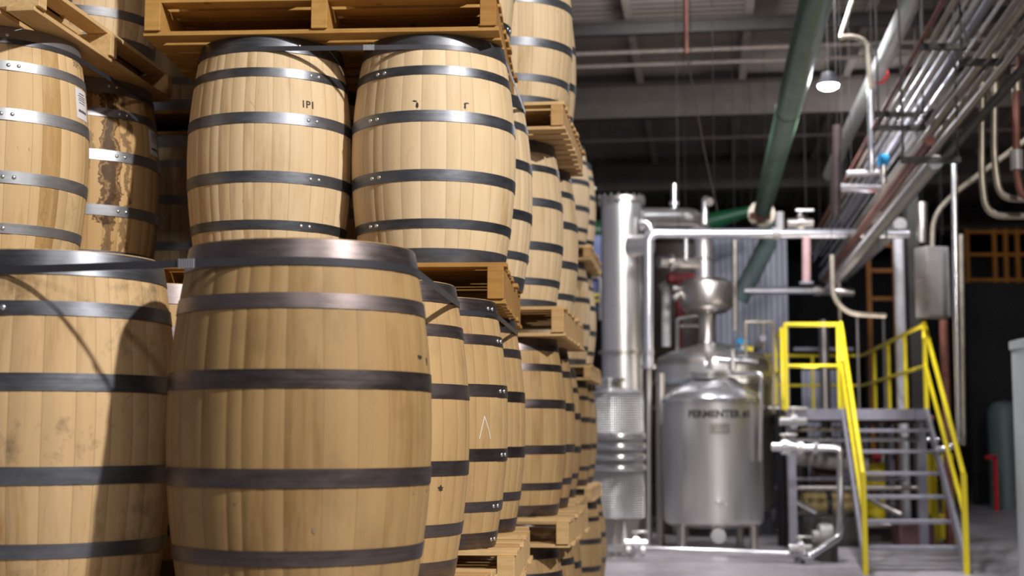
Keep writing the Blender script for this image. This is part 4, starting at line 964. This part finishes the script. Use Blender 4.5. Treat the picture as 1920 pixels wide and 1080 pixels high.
bm = bmesh.new(); add_cyl(bm, V((-.05, 0, .03)), V((.05, 0, .03)), .07, 20); finish(bm, 'actuator', M['blue_valve'], root)
bm = bmesh.new(); add_cyl(bm, V((0, 0, .02)), V((0, 0, -.24)), .035, 14); finish(bm, 'valve_stem', M['ss'], root)
pipe([P(1560, 478, 20), P(1562, 560, 20), P(1590, 588, 20), P(1660, 592, 20)], .035, 'conduit', 'curved conduit left of the white painted column', .3)
along(1475, 560, 3.0, 21, 29, .05, 'grey_steel', 'low pipe at the far end of the overhead rack')
for (x0, y0, x1, y1, D0, D1, r_, m, lab) in ((1500, 0, 1500, 0, 0, 0, 0, 'x', ''),) : pass
pipe([P(1548, 520, 26), P(1640, 405, 21)], .12, 'insul', 'fat pale pipe sloping up to the right under the long silver pipe', 0)
pipe([P(1582, 518, 26), P(1688, 420, 21)], .10, 'insul', 'second fat pale pipe sloping up beside the white painted column', 0)
# silver valves on top of the long pipe
for px, py, lab in ((1500, 418, 'cluster of fittings sitting on the long silver pipe, right'), (1425, 405, 'brown flange fitting at the end of the big green pipe')):
    vcluster(px, py, 20.2 if px > 1450 else 24.8, lab, 1.3, 'ss_dull' if px > 1450 else 'rust')

# hanging rope and rusty bar
pipe([P(1285, -20, 12.0), P(1287, 100, 12.0)], .022, 'rust', 'rusty bar hanging from the roof near the top centre', 0, name='rusty_bar', cat='bar')
pipe([P(1287, 98, 12.0), P(1322, 290, 14.5), P(1345, 395, 16)], .006, 'wire', 'thin rope slanting down from the rusty bar', 0, name='rope', cat='rope')
# lamps
def lamp(px, py, D, lab, m, rr=.2, power=0):
    o0 = P(px, py, D); root = empty('high_bay_lamp', o0, 0, lab, 'lamp')
    lathe_part('lens', [(0, -.055), (rr * .6, -.05), (rr * .93, -.025), (rr, .01), (0, .01)], M[m], root, 32)
    lathe_part('housing', [(rr, .0), (rr + .02, .01), (rr * .7, .1), (.08, .16), (0, .16)], M['black'], root, 32)
    bm = bmesh.new(); add_cyl(bm, V((0, 0, .15)), V((0, 0, ZC - .3 - o0.z)), .005, 6); finish(bm, 'hanger_cable', M['black'], root)
    if power:
        d = bpy.data.lights.new('lamp_light', 'AREA'); d.shape = 'DISK'; d.size = rr * 2; d.energy = power; d.color = (.92, .93, 1)
        l = bpy.data.objects.new('lamp_light', d); COL.objects.link(l); l.location = o0 - V((0, 0, .06))
lamp(1553, 160, 17.5, 'lit round high bay lamp under the roof right of the green pipe', 'lamp', .13, 150)
lamp(1105, 352, 27, 'faint far lamp between the barrels and the still column', 'lamp_dim', .13)

# far background
bm = bmesh.new(); o0 = P(1115, 600, 25)
root = empty('safety_gate', (o0.x, 25, 0), 0, 'yellow framed gate with blue panel glimpsed between barrels and still column', 'gate')
def G(px, py): p = P(px, py, 25); return V((p.x - o0.x, 0, p.z))
bm = bmesh.new(); square_bar(bm, G(1098, 510), G(1140, 510), .06); square_bar(bm, G(1100, 510), V((G(1100, 0).x, 0, 0)), .06); square_bar(bm, G(1140, 510), V((G(1140, 0).x, 0, 0)), .06); square_bar(bm, G(1098, 553), G(1140, 553), .05); square_bar(bm, G(1098, 564), G(1140, 564), .05); finish(bm, 'frame', M['yellow'], root, smooth=False)
bm = bmesh.new(); a = G(1103, 585); b = G(1136, 440); add_box(bm, (a + b) / 2 + V((0, .12, 0)), (abs(b.x - a.x) + .3, .06, b.z - a.z)); finish(bm, 'panel', M['blue'], root, smooth=False)
bm = bmesh.new(); add_tube(bm, [G(1104, 600), G(1104, 518), G(1126, 518), G(1126, 600)], .04, .12); finish(bm, 'tube_frame', M['insul'], root)
def rackframe(x0, x1, y0, y1, D, lab, cols):
    o0 = P(x0, y1, D); root = empty('storage_rack', (o0.x, D, 0), 0, lab, 'rack'); g = lambda px, py: V((P(px, py, D).x - o0.x, 0, P(px, py, D).z))
    for px in cols: bm = bmesh.new(); square_bar(bm, V((g(px, y0).x, 0, 0)), g(px, y0), .09); finish(bm, 'upright', M['orange'], root, smooth=False)
    for py in (y0 + 5, (y0 + y1) / 2, y1): bm = bmesh.new(); square_bar(bm, g(x0, py), g(x1, py), .08); finish(bm, 'beam', M['orange'], root, smooth=False)
rackframe(1808, 1935, 430, 525, 34, 'dim orange racking in the dark area at the right edge', (1812, 1863, 1884, 1906))
rackframe(1627, 1690, 455, 560, 29, 'dim orange frame left of the white painted column', (1627, 1676))
o0 = P(1996, 1050, 14.6); root = empty('white_tank', (o0.x, 14.6, 0), 0, 'pale tank cut off by the lower right edge', 'tank')
zt = P(1930, 636, 14.6).z; rt = o0.x - P(1900, 636, 14.6).x
lathe_part('tank_shell', [(0, 0), (rt, 0), (rt, zt - .1), (rt + .02, zt - .1), (rt + .02, zt - .02), (rt - .06, zt), (0, zt + .02)], M['tank_white'], root, 48)
o0 = P(1888, 900, 31); root = empty('green_tank', (o0.x, 31, 0), 0, 'dark grey green tank in the shadows left of the pale tank', 'tank')
lathe_part('tank_shell', [(0, 0), (.36, 0), (.36, P(1888, 770, 31).z), (.25, P(1888, 755, 31).z), (0, P(1888, 750, 31).z)], M['green_grey'], root, 32)
bm = bmesh.new(); o0 = P(1868, 930, 30); zt = P(1868, 857, 30).z; square_bar(bm, V((0, 0, 0)), V((0, 0, zt)), .07); square_bar(bm, V((-.2, 0, zt)), V((.03, 0, zt)), .07)
o = finish(bm, 'red_stand', M['red'], smooth=False); o.location = (o0.x, 30, 0); tag(o, 'red upright stand in the dark beside the pale tank', 'stand')
a = P(1812, 530, 32.5); b = P(1990, 530, 32.5); bm = bmesh.new(); add_box(bm, V((0, 0, 0)), (b.x - a.x, .1, a.z - .02), None, .01)  # added black sheet, stands in for the darkness under the racking
o = finish(bm, 'shade_partition', M['rod'], smooth=False); o.location = ((a.x + b.x) / 2, 32.5, a.z / 2 + .01); tag(o, 'added black partition standing in for the darkness below the racking at the right edge', 'partition')
a = P(1278, 455, 28.0); root = empty('storage_vessel', (a.x, 28, 0), 0, 'dim brown vessel in the background between the still column and the helmet', 'tank')
lathe_part('vessel_shell', [(0, 0), (.62, 0), (.62, a.z - .1), (.5, a.z), (0, a.z + .05)], M['beam_dark'], root, 40)

for (px, y0, y1, D, r_, m, lab) in (
    (1466, 768, 1045, 20.6, .07, 'black', 'black upright post just left of the grey walkway leg'),
    (1576, 520, 762, 25.0, .03, 'conduit', 'thin upright conduit behind the stair top, nearest its left handrail'),
    (1612, 588, 990, 25.5, .03, 'ss_dull', 'thin grey upright pipe behind the middle of the walkway rail'),
    (1662, 590, 990, 25.5, .03, 'ss_dull', 'thin grey upright pipe just left of the white painted column'),
    (1545, 600, 640, 27.0, .10, 'ss_dull', 'short dull cylinder seen through the square yellow rail'),
    (1656, 775, 985, 22.0, .06, 'ss_dull', 'stainless upright behind the upper stair treads'),
    (1510, 775, 1000, 22.4, .05, 'dark_steel', 'dark upright pipe behind the maroon motor')):
    z1 = P(px, y0, D).z; a = P(px, (y0 + y1) / 2, D); pipe([V((a.x, a.y, 0)) if y1 > 760 or y1 < 700 and px != 1576 else V((a.x, a.y, 1.95)), V((a.x, a.y, z1))], r_, m, lab)
for (x0, y0, x1, y1, D, r_, m, lab) in (
    (1488, 655, 1600, 655, 27.5, .04, 'grey_steel', 'grey crossbar behind the square yellow rail'),
    (1610, 592, 1662, 592, 25.5, .03, 'ss_dull', 'short grey crossbar joining two thin uprights behind the walkway'),
    (1486, 846, 1600, 872, 20.9, .05, 'insul', 'pale sloping pipe behind the upper left of the stair'),
    (1490, 940, 1530, 960, 20.2, .04, 'ss_bright', 'small bright fitting beside the tan pump'),
    (1440, 765, 1460, 765, 22.2, .05, 'ss_bright', 'bright nozzle at the right side of the pot still')):
    pipe([P(x0, y0, D), P(x1, y1, D)], r_, m, lab)
